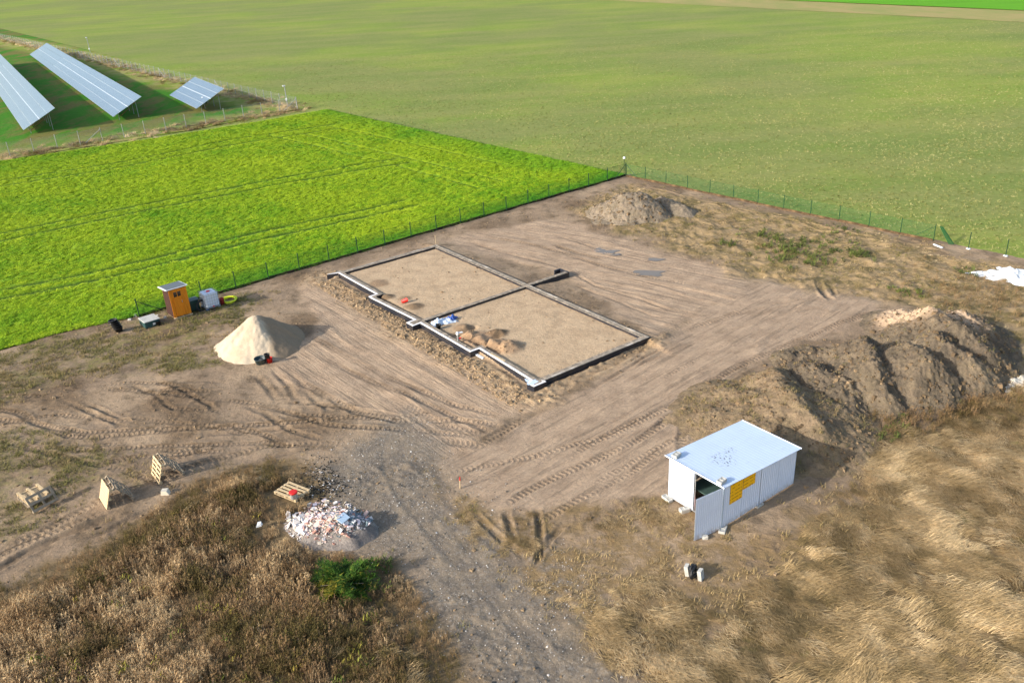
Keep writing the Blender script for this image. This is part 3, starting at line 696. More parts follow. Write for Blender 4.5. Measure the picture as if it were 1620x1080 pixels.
# stones and clods
def rock(mb, r=1.0, M=None, n=1):
    vs = [(-1, -1, -1), (1, -1, -1), (1, 1, -1), (-1, 1, -1), (-.7, -.7, 1), (.7, -.7, 1), (.7, .7, 1), (-.7, .7, 1)]
    vs = [(x*r*random.uniform(.6, 1.1), y*r*random.uniform(.5, 1.0), z*r*random.uniform(.35, .8)) for x, y, z in vs]
    mb.add(vs, [(0, 3, 2, 1), (4, 5, 6, 7), (0, 1, 5, 4), (1, 2, 6, 5), (2, 3, 7, 6), (3, 0, 4, 7)], M)
M_STONE = leafmat('track_stone', lin(110, 99, 84), lin(150, 141, 128), lin(200, 195, 188), 30)
stp = proto('stone', lambda mb: rock(mb), M_STONE, 5)
X, Y = pts_in(Z_GR, 10000, .8); m = RS.rand(len(X)) < .25+.75*sstep(-.2, .5, fbm(X, Y, 1.4, 3, 171)); X, Y = X[m], Y[m]
X3, Y3 = pts_in(PXP((520, 720), (560, 690), (760, 760), (1100, 1100), (700, 1100), (560, 800)), 2500, 1.0); X, Y = np.r_[X, X3], np.r_[Y, Y3]
z, A = terrain(X, Y)
scatter('gravel', 'pale loose stones scattered over the grey track', 'gravel', np.stack([X, Y, z+.003], 1), RS.uniform(0, 6.28, len(X)), np.clip(RS.lognormal(-4.35, .55, len(X))*np.where(Y < 25, 1.1, 1), .006, .05), np.clip(RS.rand(len(X))**1.9, 0, 1), stp)
M_CLOD = leafmat('soil_clod', lin(96, 80, 60), lin(140, 118, 90), lin(172, 146, 112), 10)
clp = proto('clod', lambda mb: rock(mb), M_CLOD, 5)
X = RS.uniform(-42, 46, 42000); Y = 16+RS.rand(42000)**1.2*60
m = (X > np.interp(Y, _lb_y, _lb_x)+.4) & ((X-K[0])*-DR[1]+(Y-K[1])*DR[0] < -.3) & (np.abs(X) < .62*Y+6); X, Y = X[m], Y[m]
z, A = terrain(X, Y); m = RS.rand(len(X)) < .10+.5*A['cl']+.9*A['spoil']+.3*A['red']-.1*A['sm']-.5*A['br']-.6*A['bl']; X, Y, z = X[m], Y[m], z[m]; spn = A['spoil'][m]
FE = np.array([np.array(fxy(RS.uniform(-2.0, -.5), RS.uniform(-.5, FL))) for _ in range(3800)]); ze, Ae = terrain(FE[:, 0], FE[:, 1]); me_ = Ae['inn'] < .5; FE, ze = FE[me_], ze[me_]
X, Y, z, spn = np.r_[X, FE[:, 0]], np.r_[Y, FE[:, 1]], np.r_[z, ze], np.r_[spn, np.ones(len(FE))]
scatter('soil_clods', 'crumbled clods of soil strewn over the churned plot', 'soil', np.stack([X, Y, z], 1), RS.uniform(0, 6.28, len(X)), np.clip(RS.lognormal(-3.35, .5, len(X)), .015, .13), np.clip(.35+.3*spn+RS.normal(0, .22, len(X)), 0, 1), clp)
# ------------------------------------------------------------------ heaps
def heap_h(x, y, segs, seed=0, rough=.1):
    x = np.asarray(x, float); y = np.asarray(y, float)
    xx = x+.30*fbm(x, y, 1.3, 3, seed+1); yy = y+.30*fbm(x, y, 1.3, 3, seed+2); h = np.full(x.shape, -1.0)
    for a, b, sl in segs:
        A, B = G(a[0], a[1], a[2]), G(b[0], b[1], b[2]); d, t, _ = segd(xx, yy, A[:2], B[:2])
        v = a[2]*(1-t)+b[2]*t-sl*(np.sqrt(d*d+.09)-.22)
        kk = .12; h = np.maximum(h, v)+kk*np.exp(-np.abs(h-v)/kk*1.5)*.35*((h > -.2) & (v > -.2))
    g = 1+fbm(x, y, 2.2, 2, seed+3)
    return h+rough*np.clip(h+.4, 0, 1)*(1.1*fbm(x, y, .9, 4, seed+4, .6)*g+.5*np.abs(fbm(x, y, .32, 3, seed+5))+.5*fbm(x, y, .14, 2, seed+6))
def heap(name, label, cat, segs, mat, res=.07, seed=0, rough=.1, attrs=None, group=None):
    P = np.array([G(*p)[:2] for a, b, s in segs for p in (a, b)]); lo, hi = P.min(0)-4.5, P.max(0)+4.5
    nx, ny = int((hi[0]-lo[0])/res), int((hi[1]-lo[1])/res)
    X, Y = np.meshgrid(np.linspace(lo[0], hi[0], nx), np.linspace(lo[1], hi[1], ny)); X, Y = X.ravel(), Y.ravel()
    h = heap_h(X, Y, segs, seed, rough); zt = .0
    q = gridq(ny, nx); keep = (h[q] > -.28).any(1); q = q[keep]; used = np.unique(q); mp = np.zeros(len(X), int); mp[used] = np.arange(len(used))
    Zv = np.maximum(h, -.35)+.03
    me = fastmesh(name, np.stack([X, Y, Zv], 1)[used], mp[q], mat)
    if attrs:
        for kx, f in attrs.items(): fattr(me, kx, f(X[used], Y[used], Zv[used]))
    return tag(link(name, me), label, cat, group)
def soil_mat(name, c1, c2, c3, green=0.0, extra=None):
    k = NM(name, .95, .1); m = k.noise(1.2, 5, .7); f = k.noise(8, 5, .72)
    c = k.mix(k.ramp(m, .38, .62), c1, c2); c = k.mix(k.ramp(k.noise(.6, 4, .6), .5, .7), c, c3)
    if green: c = k.mix(k.ma('MULTIPLY', k.ramp(k.noise(1.4, 5, .75), .42, .6), green), c, lin(108, 104, 54))
    if extra: c = k.mix(k.at('pink'), c, extra)
    c = k.val(c, f, .6, 1.4); k.col(c); b = k.bump(k.noise(4, 6, .75), 1.0, .12); k.bump(k.noise(22, 4, .7), .7, .03, b); return k.m
M_SOILH = soil_mat('heap_soil', lin(118, 104, 86), lin(90, 80, 68), lin(134, 118, 96), .05, lin(194, 166, 136))
M_SOILG = soil_mat('grassy_soil', lin(142, 122, 97), lin(116, 99, 78), lin(130, 112, 88), .12)
M_SOILF = soil_mat('far_heap_soil', lin(140, 126, 108), lin(118, 106, 90), lin(150, 134, 114), .1)
SEG_MAIN = [((1290, 578, .98), (1330, 605, .9), .5), ((1330, 605, .9), (1350, 650, .4), .5), ((1318, 545, .9), (1372, 533, 1.6), .9), ((1372, 533, 1.7), (1380, 572, 1.75), .95), ((1380, 572, 1.75), (1402, 612, 1.1), .95), ((1402, 612, 1.1), (1425, 655, .1), .9),
            ((1410, 552, 1.2), (1440, 541, 2.1), .62), ((1440, 541, 2.2), (1462, 558, 2.1), 1.0), ((1462, 558, 2.1), (1492, 612, .5), .98), ((1488, 525, 2.3), (1530, 558, 1.7), .98), ((1530, 558, 1.7), (1556, 590, .2), .98),
            ((1478, 490, 1.9), (1518, 512, 2.2), .8), ((1518, 512, 2.2), (1560, 550, 1.4), .9), ((1560, 550, 1.4), (1582, 580, .2), .9), ((1430, 495, .8), (1478, 490, 1.7), .4), ((1510, 488, 1.1), (1545, 505, .9), .95), ((1250, 560, .4), (1290, 555, .5), .4)]
def pinkf(x, y, z):
    a = polysd(x, y, PXP((1385, 520), (1410, 490), (1470, 480), (1520, 505), (1545, 540), (1500, 535), (1440, 540)))
    return sstep(-.9, .6, a+.6*fbm(x, y, 1.2, 2, 7))
heap('excavated_soil_heap', 'long heap of grey brown excavated soil with several ridges at the right', 'soil heap', SEG_MAIN, M_SOILH, .065, 201, .24, {'pink': pinkf})
SEG_LOW = [((1225, 582, 1.3), (1250, 618, 1.55), .8), ((1250, 618, 1.55), (1290, 665, 1.25), .8), ((1290, 665, 1.25), (1335, 712, .3), .7), ((1170, 620, .75), (1240, 625, 1.3), .30), ((1180, 640, .75), (1275, 665, 1.0), .33), ((1130, 650, .45), (1210, 665, .8), .25)]
heap('grassy_soil_mound', 'low grass grown soil mound directly behind the white garage', 'soil heap', SEG_LOW, M_SOILG, .07, 231, .13)
SEG_FAR = [((988, 304, 1.95), (1010, 304, 1.9), .72), ((960, 318, 1.1), (985, 306, 1.6), .62), ((1012, 306, 1.7), (1035, 322, 1.1), .75), ((1045, 312, .8), (1080, 325, .7), .6), ((1000, 330, 1.0), (995, 345, .4), .5), ((965, 335, .6), (950, 345, .3), .4)]
heap('soil_heap', 'ridged soil heap near the far corner of the green fence', 'soil heap', SEG_FAR, M_SOILF, .10, 251, .22)
k = NM('pale_sand', .95, .1); c = k.mix(k.ramp(k.noise(.8, 4, .6), .4, .65), lin(188, 172, 148), lin(176, 158, 134)); c = k.mix(k.at('pink'), c, lin(138, 120, 98))
k.col(k.val(c, k.noise(9, 4, .7), .88, 1.12)); k.bump(k.noise(14, 5, .7), .6, .03); M_SAND = k.m
SEG_SAND = [((402, 500, 1.95), (404, 504, 1.85), .88), ((402, 503, 1.75), (382, 528, .75), .72), ((403, 503, 1.8), (408, 540, .5), .72), ((405, 505, 1.3), (428, 512, .7), .62), ((365, 545, .12), (400, 560, .12), .22)]
def sandf(x, y, z):
    c0 = G(406, 500, 1.9); c1 = G(430, 570, 0); dx, dy = c1[0]-c0[0], c1[1]-c0[1]; L = math.hypot(dx, dy)
    s = (dx*(y-c0[1])-dy*(x-c0[0]))/L; return sstep(-.1, .5, s+.35*fbm(x, y, .9, 3, 261))
heap('sand_pile', 'pale cone shaped sand pile with buckets at its foot', 'sand pile', SEG_SAND, M_SAND, .055, 261, .055, {'pink': sandf})
# plants on the mounds
X = RS.uniform(5, 30, 40000); Y = RS.uniform(28, 46, 40000); hl = heap_h(X, Y, SEG_LOW, 231, .13); hm = heap_h(X, Y, SEG_MAIN, 201, .24)
m1 = (hl > .05) & (hl > hm) & (RS.rand(len(X)) < .04+.26*fbm(X, Y, 1.6, 3, 271)); m2 = (hm > .05) & (hm >= hl) & (RS.rand(len(X)) < .02)
m = m1 | m2; Xs, Ys, Zs = X[m], Y[m], np.maximum(hl, hm)[m]+.02
scatter('mound_grass', 'thin yellow green grass growing over the low soil mound', 'grass', np.stack([Xs, Ys, Zs], 1), RS.uniform(0, 6.28, len(Xs)), RS.uniform(.6, 1.2, len(Xs)), np.clip(.5+RS.normal(0, .3, len(Xs)), 0, 1), sp)
m = ((hm > .05) | (hl > .1)) & (RS.rand(len(X)) < .22); X2 = RS.uniform(5, 14, 2500); Y2 = RS.uniform(64, 74, 2500); h2 = heap_h(X2, Y2, SEG_FAR, 251, .22); m2 = h2 > .05
Xs = np.r_[X[m], X2[m2]]; Ys = np.r_[Y[m], Y2[m2]]; Zs = np.r_[np.maximum(hl, hm)[m], h2[m2]]+.02
scatter('heap_clods', 'loose clods of soil lying on the heaps', 'soil', np.stack([Xs, Ys, Zs], 1), RS.uniform(0, 6.28, len(Xs)), np.clip(RS.lognormal(-3.2, .55, len(Xs)), .015, .16), np.clip(RS.normal(.12, .12, len(Xs)), 0, 1), clp)

# ------------------------------------------------------------------ puddles
k = NM('puddle_water', .06, .5); k.b.inputs['IOR'].default_value = 1.33; k.b.inputs['Roughness'].default_value = .12; k.col(lin(118, 107, 92)); k.bump(k.noise(6, 2), .05, .01); M_PUD = k.m
for i, (px, py, rx, ry) in enumerate(((962, 399, .7, .35), (1024, 432, .95, .42), (1036, 411, .6, .2), (948, 395, .4, .22), (1040, 435, .35, .2), (975, 404, .35, .15))):
    c = G(px, py); mb = MB(); z = zat(c[0], c[1])
    pts = [(c[0]+rx*math.cos(t)*(1+.35*math.sin(3*t+i)+.15*math.sin(7*t)), c[1]+ry*1.5*math.sin(t)*(1+.3*math.cos(2*t+i))) for t in [2*math.pi*j/36 for j in range(36)]]
    zz = max(zat(a, b) for a, b in pts[::3])
    mb.v = [(a, b, min(z+.035, zz+.02)) for a, b in pts]; mb.f = [tuple(range(36))]
    o = link('puddle', mb.mesh('puddle', M_PUD)); o['kind'] = 'structure'

# ------------------------------------------------------------------ foundation
M_BLK = NM('foundation_concrete', .9, .15); k = M_BLK; k.col(k.val(k.mix(k.ramp(k.noise(3, 5, .7), .45, .62), lin(128, 118, 104), lin(170, 154, 134)), k.noise(20, 3), .75, 1.25)); k.bump(k.noise(20, 4), .5, .01); M_BLK = k.m
M_EPS = simple('white_insulation', lin(232, 228, 224), .8, .2, var=.08, sc=4, dirt=lin(190, 172, 150), dirtamt=.35)
M_EPSD = simple('soiled_insulation', lin(142, 132, 118), .9, .1, var=.3, sc=3, dirt=lin(206, 196, 182), dirtamt=.8)
M_MEM = simple('bitumen_membrane', lin(34, 36, 44), .45, .4, var=.35, sc=3, dirt=lin(96, 84, 70), dirtamt=.35)
fd_o = thing('house_foundation', 'rectangular house foundation with black sides and white insulation along its front', 'foundation', (FO[0], FO[1], 0), TH)
TOPZ = .37
outer = FRONT+[(.62, -.2), (.62, -.02), (FW+.05, -.05), (FW+.05, FL+.12), (.3, FL+.14), (.3, FL+.35)]
def offset(poly, d):
    n = len(poly); out = []
    for i in range(n):
        p, q, r = Vector(poly[i-1]), Vector(poly[i]), Vector(poly[(i+1) % n])
        e1, e2 = (q-p).normalized(), (r-q).normalized(); n1, n2 = Vector((-e1.y, e1.x)), Vector((-e2.y, e2.x))
        b = (n1+n2); b = b/max(b.dot(n1), .25) if b.length > 1e-6 else n1; out.append(q+b*d)
    return out
def prism(mb, a, b, c, d, z0, z1):
    vs = [(p[0], p[1], z0) for p in (a, b, c, d)]+[(p[0], p[1], z1) for p in (a, b, c, d)]
    mb.add(vs, [(3, 2, 1, 0), (4, 5, 6, 7), (0, 1, 5, 4), (1, 2, 6, 5), (2, 3, 7, 6), (3, 0, 4, 7)])
def ring(name, d0, d1, z0, z1, matf, piece, zj=0.0, skip=()):
    # outline runs anticlockwise here, so the inside is on its left
    A, B = offset(outer, d0), offset(outer, d1); n = len(outer)
    for i in range(n):
        if i in skip: continue
        a, b, c, d = A[i], A[(i+1) % n], B[(i+1) % n], B[i]; L = (b-a).length; m = max(1, int(round(L/piece))) if piece else 1
        for j in range(m):
            g = .004 if m > 1 else 0; t0, t1 = j/m+(g/L if j else 0), (j+1)/m-(g/L if j < m-1 else 0); mb = MB(); rz = random.uniform(-zj, zj)
            prism(mb, a.lerp(b, t0), a.lerp(b, t1), d.lerp(c, t1), d.lerp(c, t0), z0, z1+rz)
            part(name, mb, matf(i), fd_o)
nF = len(FRONT)-1
ring('waterproofing_membrane', -.014, 0, -.5, TOPZ-.03, lambda i: M_MEM, 0)
ring('insulation_board', .001, .125, -.5, TOPZ, lambda i: M_EPS if i <= nF+1 else M_EPSD, 1.2, .004)
ring('concrete_block', .127, .36, -.5, TOPZ-.012, lambda i: M_BLK, .5, .010)
ring('inner_membrane', .361, .372, -.5, TOPZ-.035, lambda i: M_MEM, 0)
def straight(x0, x1, yc, wd=.30):
    m = int(round((x1-x0)/.5))
    for j in range(m):
        mb = MB(); t0 = x0+(x1-x0)*j/m; t1 = x0+(x1-x0)*(j+1)/m-.004
        prism(mb, (t0, yc-wd/2), (t1, yc-wd/2), (t1, yc+wd/2), (t0, yc+wd/2), -.4, TOPZ-.006+random.uniform(-.008, .008)); part('concrete_block', mb, M_BLK, fd_o)
    for s in (-1, 1):
        mb = MB(); y = yc+s*(wd/2+.007); prism(mb, (x0, y-.006), (x1, y-.006), (x1, y+.006), (x0, y+.006), -.4, TOPZ-.04); part('inner_membrane', mb, M_MEM, fd_o)
straight(.06, FW-.325, 11.33); straight(FW+.07, 11.9, 11.36)
for pr in (((11.904, 11.18), (12.02, 11.18), (12.02, 12.15), (11.904, 12.15)), ((11.45, 12.05), (11.9, 12.05), (11.9, 12.17), (11.45, 12.17))):
    mb = MB(); prism(mb, *pr, -.3, TOPZ+.02); part('waterproofing_membrane', mb, M_MEM, fd_o)

def placed(px, py, z=None): 
    v = on(px, py)
    return v
def inpit(px, py): g_ = G(px, py, .2); return Vector((g_[0], g_[1], zat(g_[0], g_[1])))

# things in and beside the foundation
def crumple(name, label, cat, loc, rx, ry, h, mat, seed, group=None, n=56, rz=0.0, fold=.35):
    u, v = np.meshgrid(np.linspace(-1, 1, n), np.linspace(-1, 1, n)); u, v = u.ravel(), v.ravel(); r = np.hypot(u, v)
    ang = np.arctan2(v, u); edge = 1+.22*np.sin(3*ang+seed)+.13*np.sin(5*ang+2*seed)+.07*np.sin(9*ang)+.05*np.sin(17*ang+seed)
    X = u*rx*edge; Y = v*ry*edge; b = np.clip(1-np.maximum(np.abs(u), np.abs(v))**2, 0, 1)
    a = fbm(X+seed*9, Y, fold, 3, seed); Z = h*b*(.45+.9*np.abs(a)+.4*fbm(X, Y, fold*.4, 2, seed+3))
    X = X+.2*rx*fbm(u, v, .7, 2, seed+5); Y = Y+.2*ry*fbm(u+9, v, .7, 2, seed+6)
    c, s = math.cos(rz), math.sin(rz); X, Y = X*c-Y*s, X*s+Y*c
    WX, WY = X+loc[0], Y+loc[1]; gz = terrain(WX, WY)[0]-loc[2]
    o = link(name, fastmesh(name, np.stack([X, Y, Z+gz+.012], 1), gridq(n, n), mat, False)); o.location = loc
    return tag(o, label, cat, group)
M_FILM = simple('plastic_film', lin(196, 208, 222), .35, .5, var=.25, sc=6)
M_TARP = simple('white_tarp', lin(214, 216, 216), .7, .3, var=.12, sc=2, dirt=lin(196, 190, 180), dirtamt=.4)
M_BLUE = simple('blue_plastic', lin(34, 74, 150), .5, .4, var=.3); M_RED = simple('red_plastic', lin(200, 36, 26), .45, .4, var=.15)
M_BLACK = simple('black_plastic', lin(24, 25, 28), .5, .4, var=.3, dirt=lin(90, 84, 76), dirtamt=.25); M_TUB = simple('mortar_tub', lin(46, 66, 72), .55, .3, var=.25, dirt=lin(140, 136, 126), dirtamt=.5)
M_WOOD = simple('pale_wood', lin(196, 172, 134), .85, .15, var=.25, sc=5, bump=.3, dirt=lin(110, 98, 80), dirtamt=.5); M_WOODG = simple('weathered_wood', lin(150, 136, 116), .9, .1, var=.3, sc=5, bump=.3, dirt=lin(84, 74, 62), dirtamt=.6)
M_CONC = simple('grey_concrete', lin(178, 176, 168), .9, .15, var=.15, sc=6, bump=.4, dirt=lin(120, 112, 100), dirtamt=.4)
M_STEEL = simple('galvanised_steel', lin(176, 180, 182), .4, .5, .6, var=.12); M_GREEN = simple('green_post_paint', lin(14, 56, 36), .5, .4, var=.2)
crumple('plastic_sheet', 'crumpled pale plastic sheet lying inside the foundation against the cross wall', 'plastic sheet', inpit(697, 511), .8, .42, .38, M_FILM, 3, rz=.5)
crumple('blue_bags', 'small heap of crumpled blue bags inside the foundation by the cross wall', 'bags', inpit(713, 506), .34, .30, .34, M_BLUE, 5)
crumple('blue_bag', 'crumpled blue and white bag on the near corner of the foundation', 'bag', Vector((*G(841, 604, .37)[:2], .37)), .26, .30, .22, M_FILM, 7) 
o_ = bpy.data.objects['blue_bag']; _v = o_.data.vertices
for vv in _v: vv.co.z = max(vv.co.z, 0)*1.0
_zz = [vv.co.z for vv in _v]; 
def pail(name, label, cat, loc, r0, r1, h, mat, rimmat=None, inner=None, handle=True, group=None, rot=None):
    t = thing(name, label, cat, loc, 0, group, rot); mb = MB()
    mb.lathe([(r0, 0), (r1, h), (r1+.012, h), (r1+.012, h+.02), (r1-.012, h+.02), (r1-.02, h-.01), (r0-.015, .03), (0.001, .03)], 20); part('body', mb, mat, t, True)
    if rimmat is not None:
        mb = MB(); mb.lathe([(r1+.016, h-.035), (r1+.018, h+.028), (r1+.002, h+.032), (.001, h+.024)], 20); part('lid', mb, rimmat, t, True)
    if handle:
        mb = MB(); mb.tube([(r1*math.cos(a)+.0, .02, h-.02-.12*math.sin(a)*.5-.0) for a in [math.pi*i/8 for i in range(9)]], .006, 5); part('handle', mb, M_STEEL, t)
    return t
pail('bucket', 'black bucket beside the crumpled plastic sheet inside the foundation', 'bucket', inpit(694, 520), .12, .16, .28, M_BLACK)
pail('bucket', 'red container lying on the soil in the left room of the foundation', 'bucket', inpit(636, 480)+Vector((0, 0, .13)), .11, .13, .38, M_RED, rot=(0, 1.45, .5))
t = thing('pipe_riser', 'grey upright pipe with a white cap just inside the front foundation wall', 'pipe', inpit(725, 543)); mb = MB(); mb.tube([(0, 0, -.1), (0, 0, .75)], .055, 10); part('pipe', mb, simple('grey_pipe', lin(128, 128, 126), .5), t)
mb = MB(); mb.lathe([(.08, .72), (.10, .78), (.09, .88), (.03, .90)], 10); mb.box((.18, .05, .84), (.26, .14, .03), .3); part('cap', mb, M_TARP, t)
pail('red_bowl', 'small red bowl beside the grey upright pipe', 'bowl', inpit(728, 536), .06, .07, .1, M_RED, handle=False)
def stick(name, label, cat, a, b, w_, mat, group=None):
    a, b = Vector(a), Vector(b); mb = MB(); d = b-a; M = Matrix.Translation((a+b)/2) @ d.to_track_quat('X', 'Z').to_matrix().to_4x4()
    mb.box((0, 0, 0), (d.length, w_[0], w_[1]), M=M, bev=.004); o = link(name, mb.mesh(name, mat)); return tag(o, label, cat, group)
stick('white_board', 'short pale board lying against the outside of the front foundation wall', 'board', on(752, 561, .06), on(765, 568, .05), (.14, .08), M_TARP)
stick('wooden_board', 'long thin board lying inside the foundation along the front wall', 'board', Vector(G(776, 559, .36)), Vector(G(799, 571, .36)), (.12, .03), M_WOOD)
stick('marker_stake', 'thin pale stake standing at the far corner of the foundation', 'stake', on(690, 387), on(689.5, 387, .72), (.03, .03), M_WOOD)
stick('white_beam', 'white beam lying on the path under the right fence', 'beam', on(1477, 387, .04), on(1491, 393, .05), (.12, .08), M_TARP)
t = thing('red_stake', 'short stake with a red top at the edge of the gravel track', 'stake', on(728, 772)); mb = MB(); mb.tube([(0, 0, 0), (.02, 0, .42)], .025, 6); part('shaft', mb, M_WOOD, t); mb = MB(); mb.tube([(.02, 0, .42), (.03, 0, .60)], .03, 6); part('red_top', mb, M_RED, t)
crumple('white_tarp', 'crumpled white sheet lying on the grass at the right edge', 'tarp', on(1616, 439), 1.6, 1.6, .5, M_TARP, 11, rz=-.6, fold=.9)
crumple('white_scrap', 'small flat white scrap lying left of the big white sheet', 'scrap', on(1556, 432), .75, .45, .10, M_TARP, 13)
crumple('lime_patch', 'pale heap of lime at the right foot of the soil heap', 'lime', on(1600, 606), 1.1, .8, .12, simple('lime', lin(206, 196, 178), .95, .1, var=.15, sc=3, dirt=lin(160, 142, 116), dirtamt=.8), 15)

# buckets by the sand
def onheap(px, py, segs, seed, rough, dz=0):
    p = G(px, py); z = max(zat(p[0], p[1]), float(heap_h(np.array([p[0]]), np.array([p[1]]), segs, seed, rough)[0])+.03); p = G(px, py, z); return Vector((p[0], p[1], z+dz))
pail('mortar_tub', 'round dark green mortar tub at the foot of the sand pile', 'tub', onheap(413, 574, SEG_SAND, 261, .055, -.02), .28, .36, .33, M_TUB, handle=False)
pail('bucket', 'red bucket beside the dark green mortar tub', 'bucket', onheap(427, 573, SEG_SAND, 261, .055, -.02), .15, .18, .30, M_RED)
pail('bucket', 'black bucket behind the red bucket at the sand pile', 'bucket', onheap(423, 566, SEG_SAND, 261, .055, -.02), .13, .16, .26, M_BLACK)
stick('plank', 'short pale plank on the ground beside the sand pile', 'plank', on(437, 560, .05), on(448, 554, .06), (.10, .04), M_WOOD)

# ------------------------------------------------------------------ wooden privy
M_OR = NM('orange_stained_wood', .6, .3); k = M_OR; gr_ = k.noise(3, 4, .6, co=k.mp(co=k.co, sc=(14, 14, 1))); k.col(k.mix(k.ramp(gr_, .3, .7), lin(226, 140, 26), lin(196, 112, 18))); k.bump(gr_, .2, .004); M_OR = k.m
M_ROOFD = simple('roof_felt', lin(96, 104, 108), .8, .2, var=.2, sc=5)
p0 = G(277, 507); pz = on(279, 506).z; ang = math.radians(40)
t = thing('wooden_privy', 'orange wooden toilet cabin with a grey felt roof beside the left fence', 'toilet cabin', (p0[0], p0[1], pz), ang)
W_, D_, H_ = 1.18, 1.18, 2.02
mb = MB(); 
for s in (.12, .6, 1.06): mb.box((s, D_/2, .06), (.1, D_+.2, .12))
mb.box((W_/2, -.04, .05), (W_+.1, .06, .1)); part('skid', mb, M_WOOD, t)
def boards(nm, x0, x1, y, z0, z1f, mat, axis, skipf=None, n=9):
    for i in range(n):
        a = x0+(x1-x0)*i/n; b = x0+(x1-x0)*(i+1)/n-.008; c = (a+b)/2; zt = z1f(c); m_ = MB()
        if axis == 'x': m_.box((c, y, (z0+zt)/2), (b-a, .022, zt-z0), bev=.004)
        else: m_.box((y, c, (z0+zt)/2), (.022, b-a, zt-z0), bev=.004)
        part('wall_board', m_, mat, t)
hz = lambda yy: H_-.09*yy
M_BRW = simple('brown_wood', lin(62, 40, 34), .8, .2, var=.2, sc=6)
boards('w', 0, .2, 0, .12, lambda c: hz(0), M_OR, 'x', n=2); boards('w', .82, W_, 0, .12, lambda c: hz(0), M_OR, 'x', n=3)
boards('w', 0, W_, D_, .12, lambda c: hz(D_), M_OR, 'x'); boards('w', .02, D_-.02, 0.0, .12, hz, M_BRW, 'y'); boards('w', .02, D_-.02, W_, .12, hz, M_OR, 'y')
mb = MB(); mb.box((.51, 0, H_-.03), (.60, .03, .07)); part('lintel', mb, M_OR, t)
mb = MB(); mb.box((W_/2, D_/2, .13), (W_-.05, D_-.05, .03)); part('floor', mb, M_WOODG, t)
dmb = MB(); dmb.box((.51, -.012, .78), (.60, .03, 1.26)); door = part('door', dmb, M_OR, t)
for z in (.22, .80, 1.36):
    mb = MB(); mb.box((.51, -.035, z), (.52, .018, .08)); part('door_rail', mb, M_OR, door)
for x in (.27, .75):
    mb = MB(); mb.box((x, -.034, .79), (.07, .016, 1.05)); part('door_rail', mb, M_OR, door)
mb = MB(); mb.box((.51, -.012, 1.46), (.60, .03, .08)); mb.box((.51, -.012, 1.90), (.60, .03, .10)); mb.box((.24, -.012, 1.67), (.06, .03, .36)); mb.box((.78, -.012, 1.67), (.06, .03, .36)); mb.box((.51, -.012, 1.67), (.04, .03, .36))
wf = part('window', mb, M_OR, t)
M_DG = simple('dark_glass', lin(22, 18, 20), .1, .6, var=.1)
for x in (.38, .64):
    mb = MB(); mb.box((x, -.004, 1.67), (.22, .008, .34)); part('pane', mb, M_DG, wf)
mb = MB(); mb.box((.72, -.06, 1.12), (.03, .05, .16), bev=.008); part('handle', mb, M_STEEL, door)
mb = MB(); R = Matrix.Rotation(-math.atan(.09), 4, 'X'); mb.box((W_/2, D_/2, H_+.03), (W_+.28, D_+.36, .05), M=Matrix.Translation((0, 0, 0))); 
rf = link('roof', mb.mesh('roof', M_TARP), t); rf.rotation_euler = (-math.atan(.09), 0, 0); rf.location = (0, 0, .02)
mb = MB(); mb.box((W_/2, D_/2, H_+.066), (W_+.12, D_+.20, .02)); part('roof_felt', mb, M_ROOFD, rf)

# ------------------------------------------------------------------ IBC water tank
p0 = G(327.6, 492); pz = on(335, 490).z
t = thing('water_tank', 'white plastic water tank in a steel cage on a blue footed pallet', 'water tank', (p0[0], p0[1], pz), math.radians(38.5))
TW, TD, TH_ = .98, .98, 1.0
mb = MB(); mb.box((TW/2, TD/2, .16+TH_/2), (TW-.06, TD-.06, TH_), bev=.07); part('tank', mb, simple('white_hdpe', lin(214, 222, 232), .4, .4, var=.08), t)
mb = MB(); mb.lathe([(.13, 0), (.13, .04), (.09, .06)], 14, Matrix.Translation((TW/2, TD/2, .16+TH_))); part('lid', mb, M_RED, t)
mb = MB()
for z in (.20, .42, .62, .82, 1.02, 1.17): mb.tube([(0, 0, z), (TW, 0, z), (TW, TD, z), (0, TD, z)], .009, 5, True)
for i in range(7):
    a = i/6; 
    for q in ((a*TW, 0), (a*TW, TD), (0, a*TD), (TW, a*TD)): mb.tube([(q[0], q[1], .14), (q[0], q[1], 1.18)], .009, 5)
mb.tube([(.3, 0, 1.18), (.3, TD, 1.18)], .012, 5); mb.tube([(.7, 0, 1.18), (.7, TD, 1.18)], .012, 5); part('cage', mb, M_STEEL, t)
mb = MB(); mb.box((TW/2, TD/2, .13), (TW+.02, TD+.02, .03)); part('pallet_deck', mb, M_STEEL, t)
for a in (.08, .9):
    for b in (.08, .9): mb = MB(); mb.box((a, b, .055), (.17, .17, .12), bev=.02); part('pallet_foot', mb, simple('blue_foot', lin(40, 78, 128), .5), t)
mb = MB(); mb.tube([(.5, -.02, .24), (.5, -.12, .24)], .04, 8); part('valve', mb, M_RED, t)
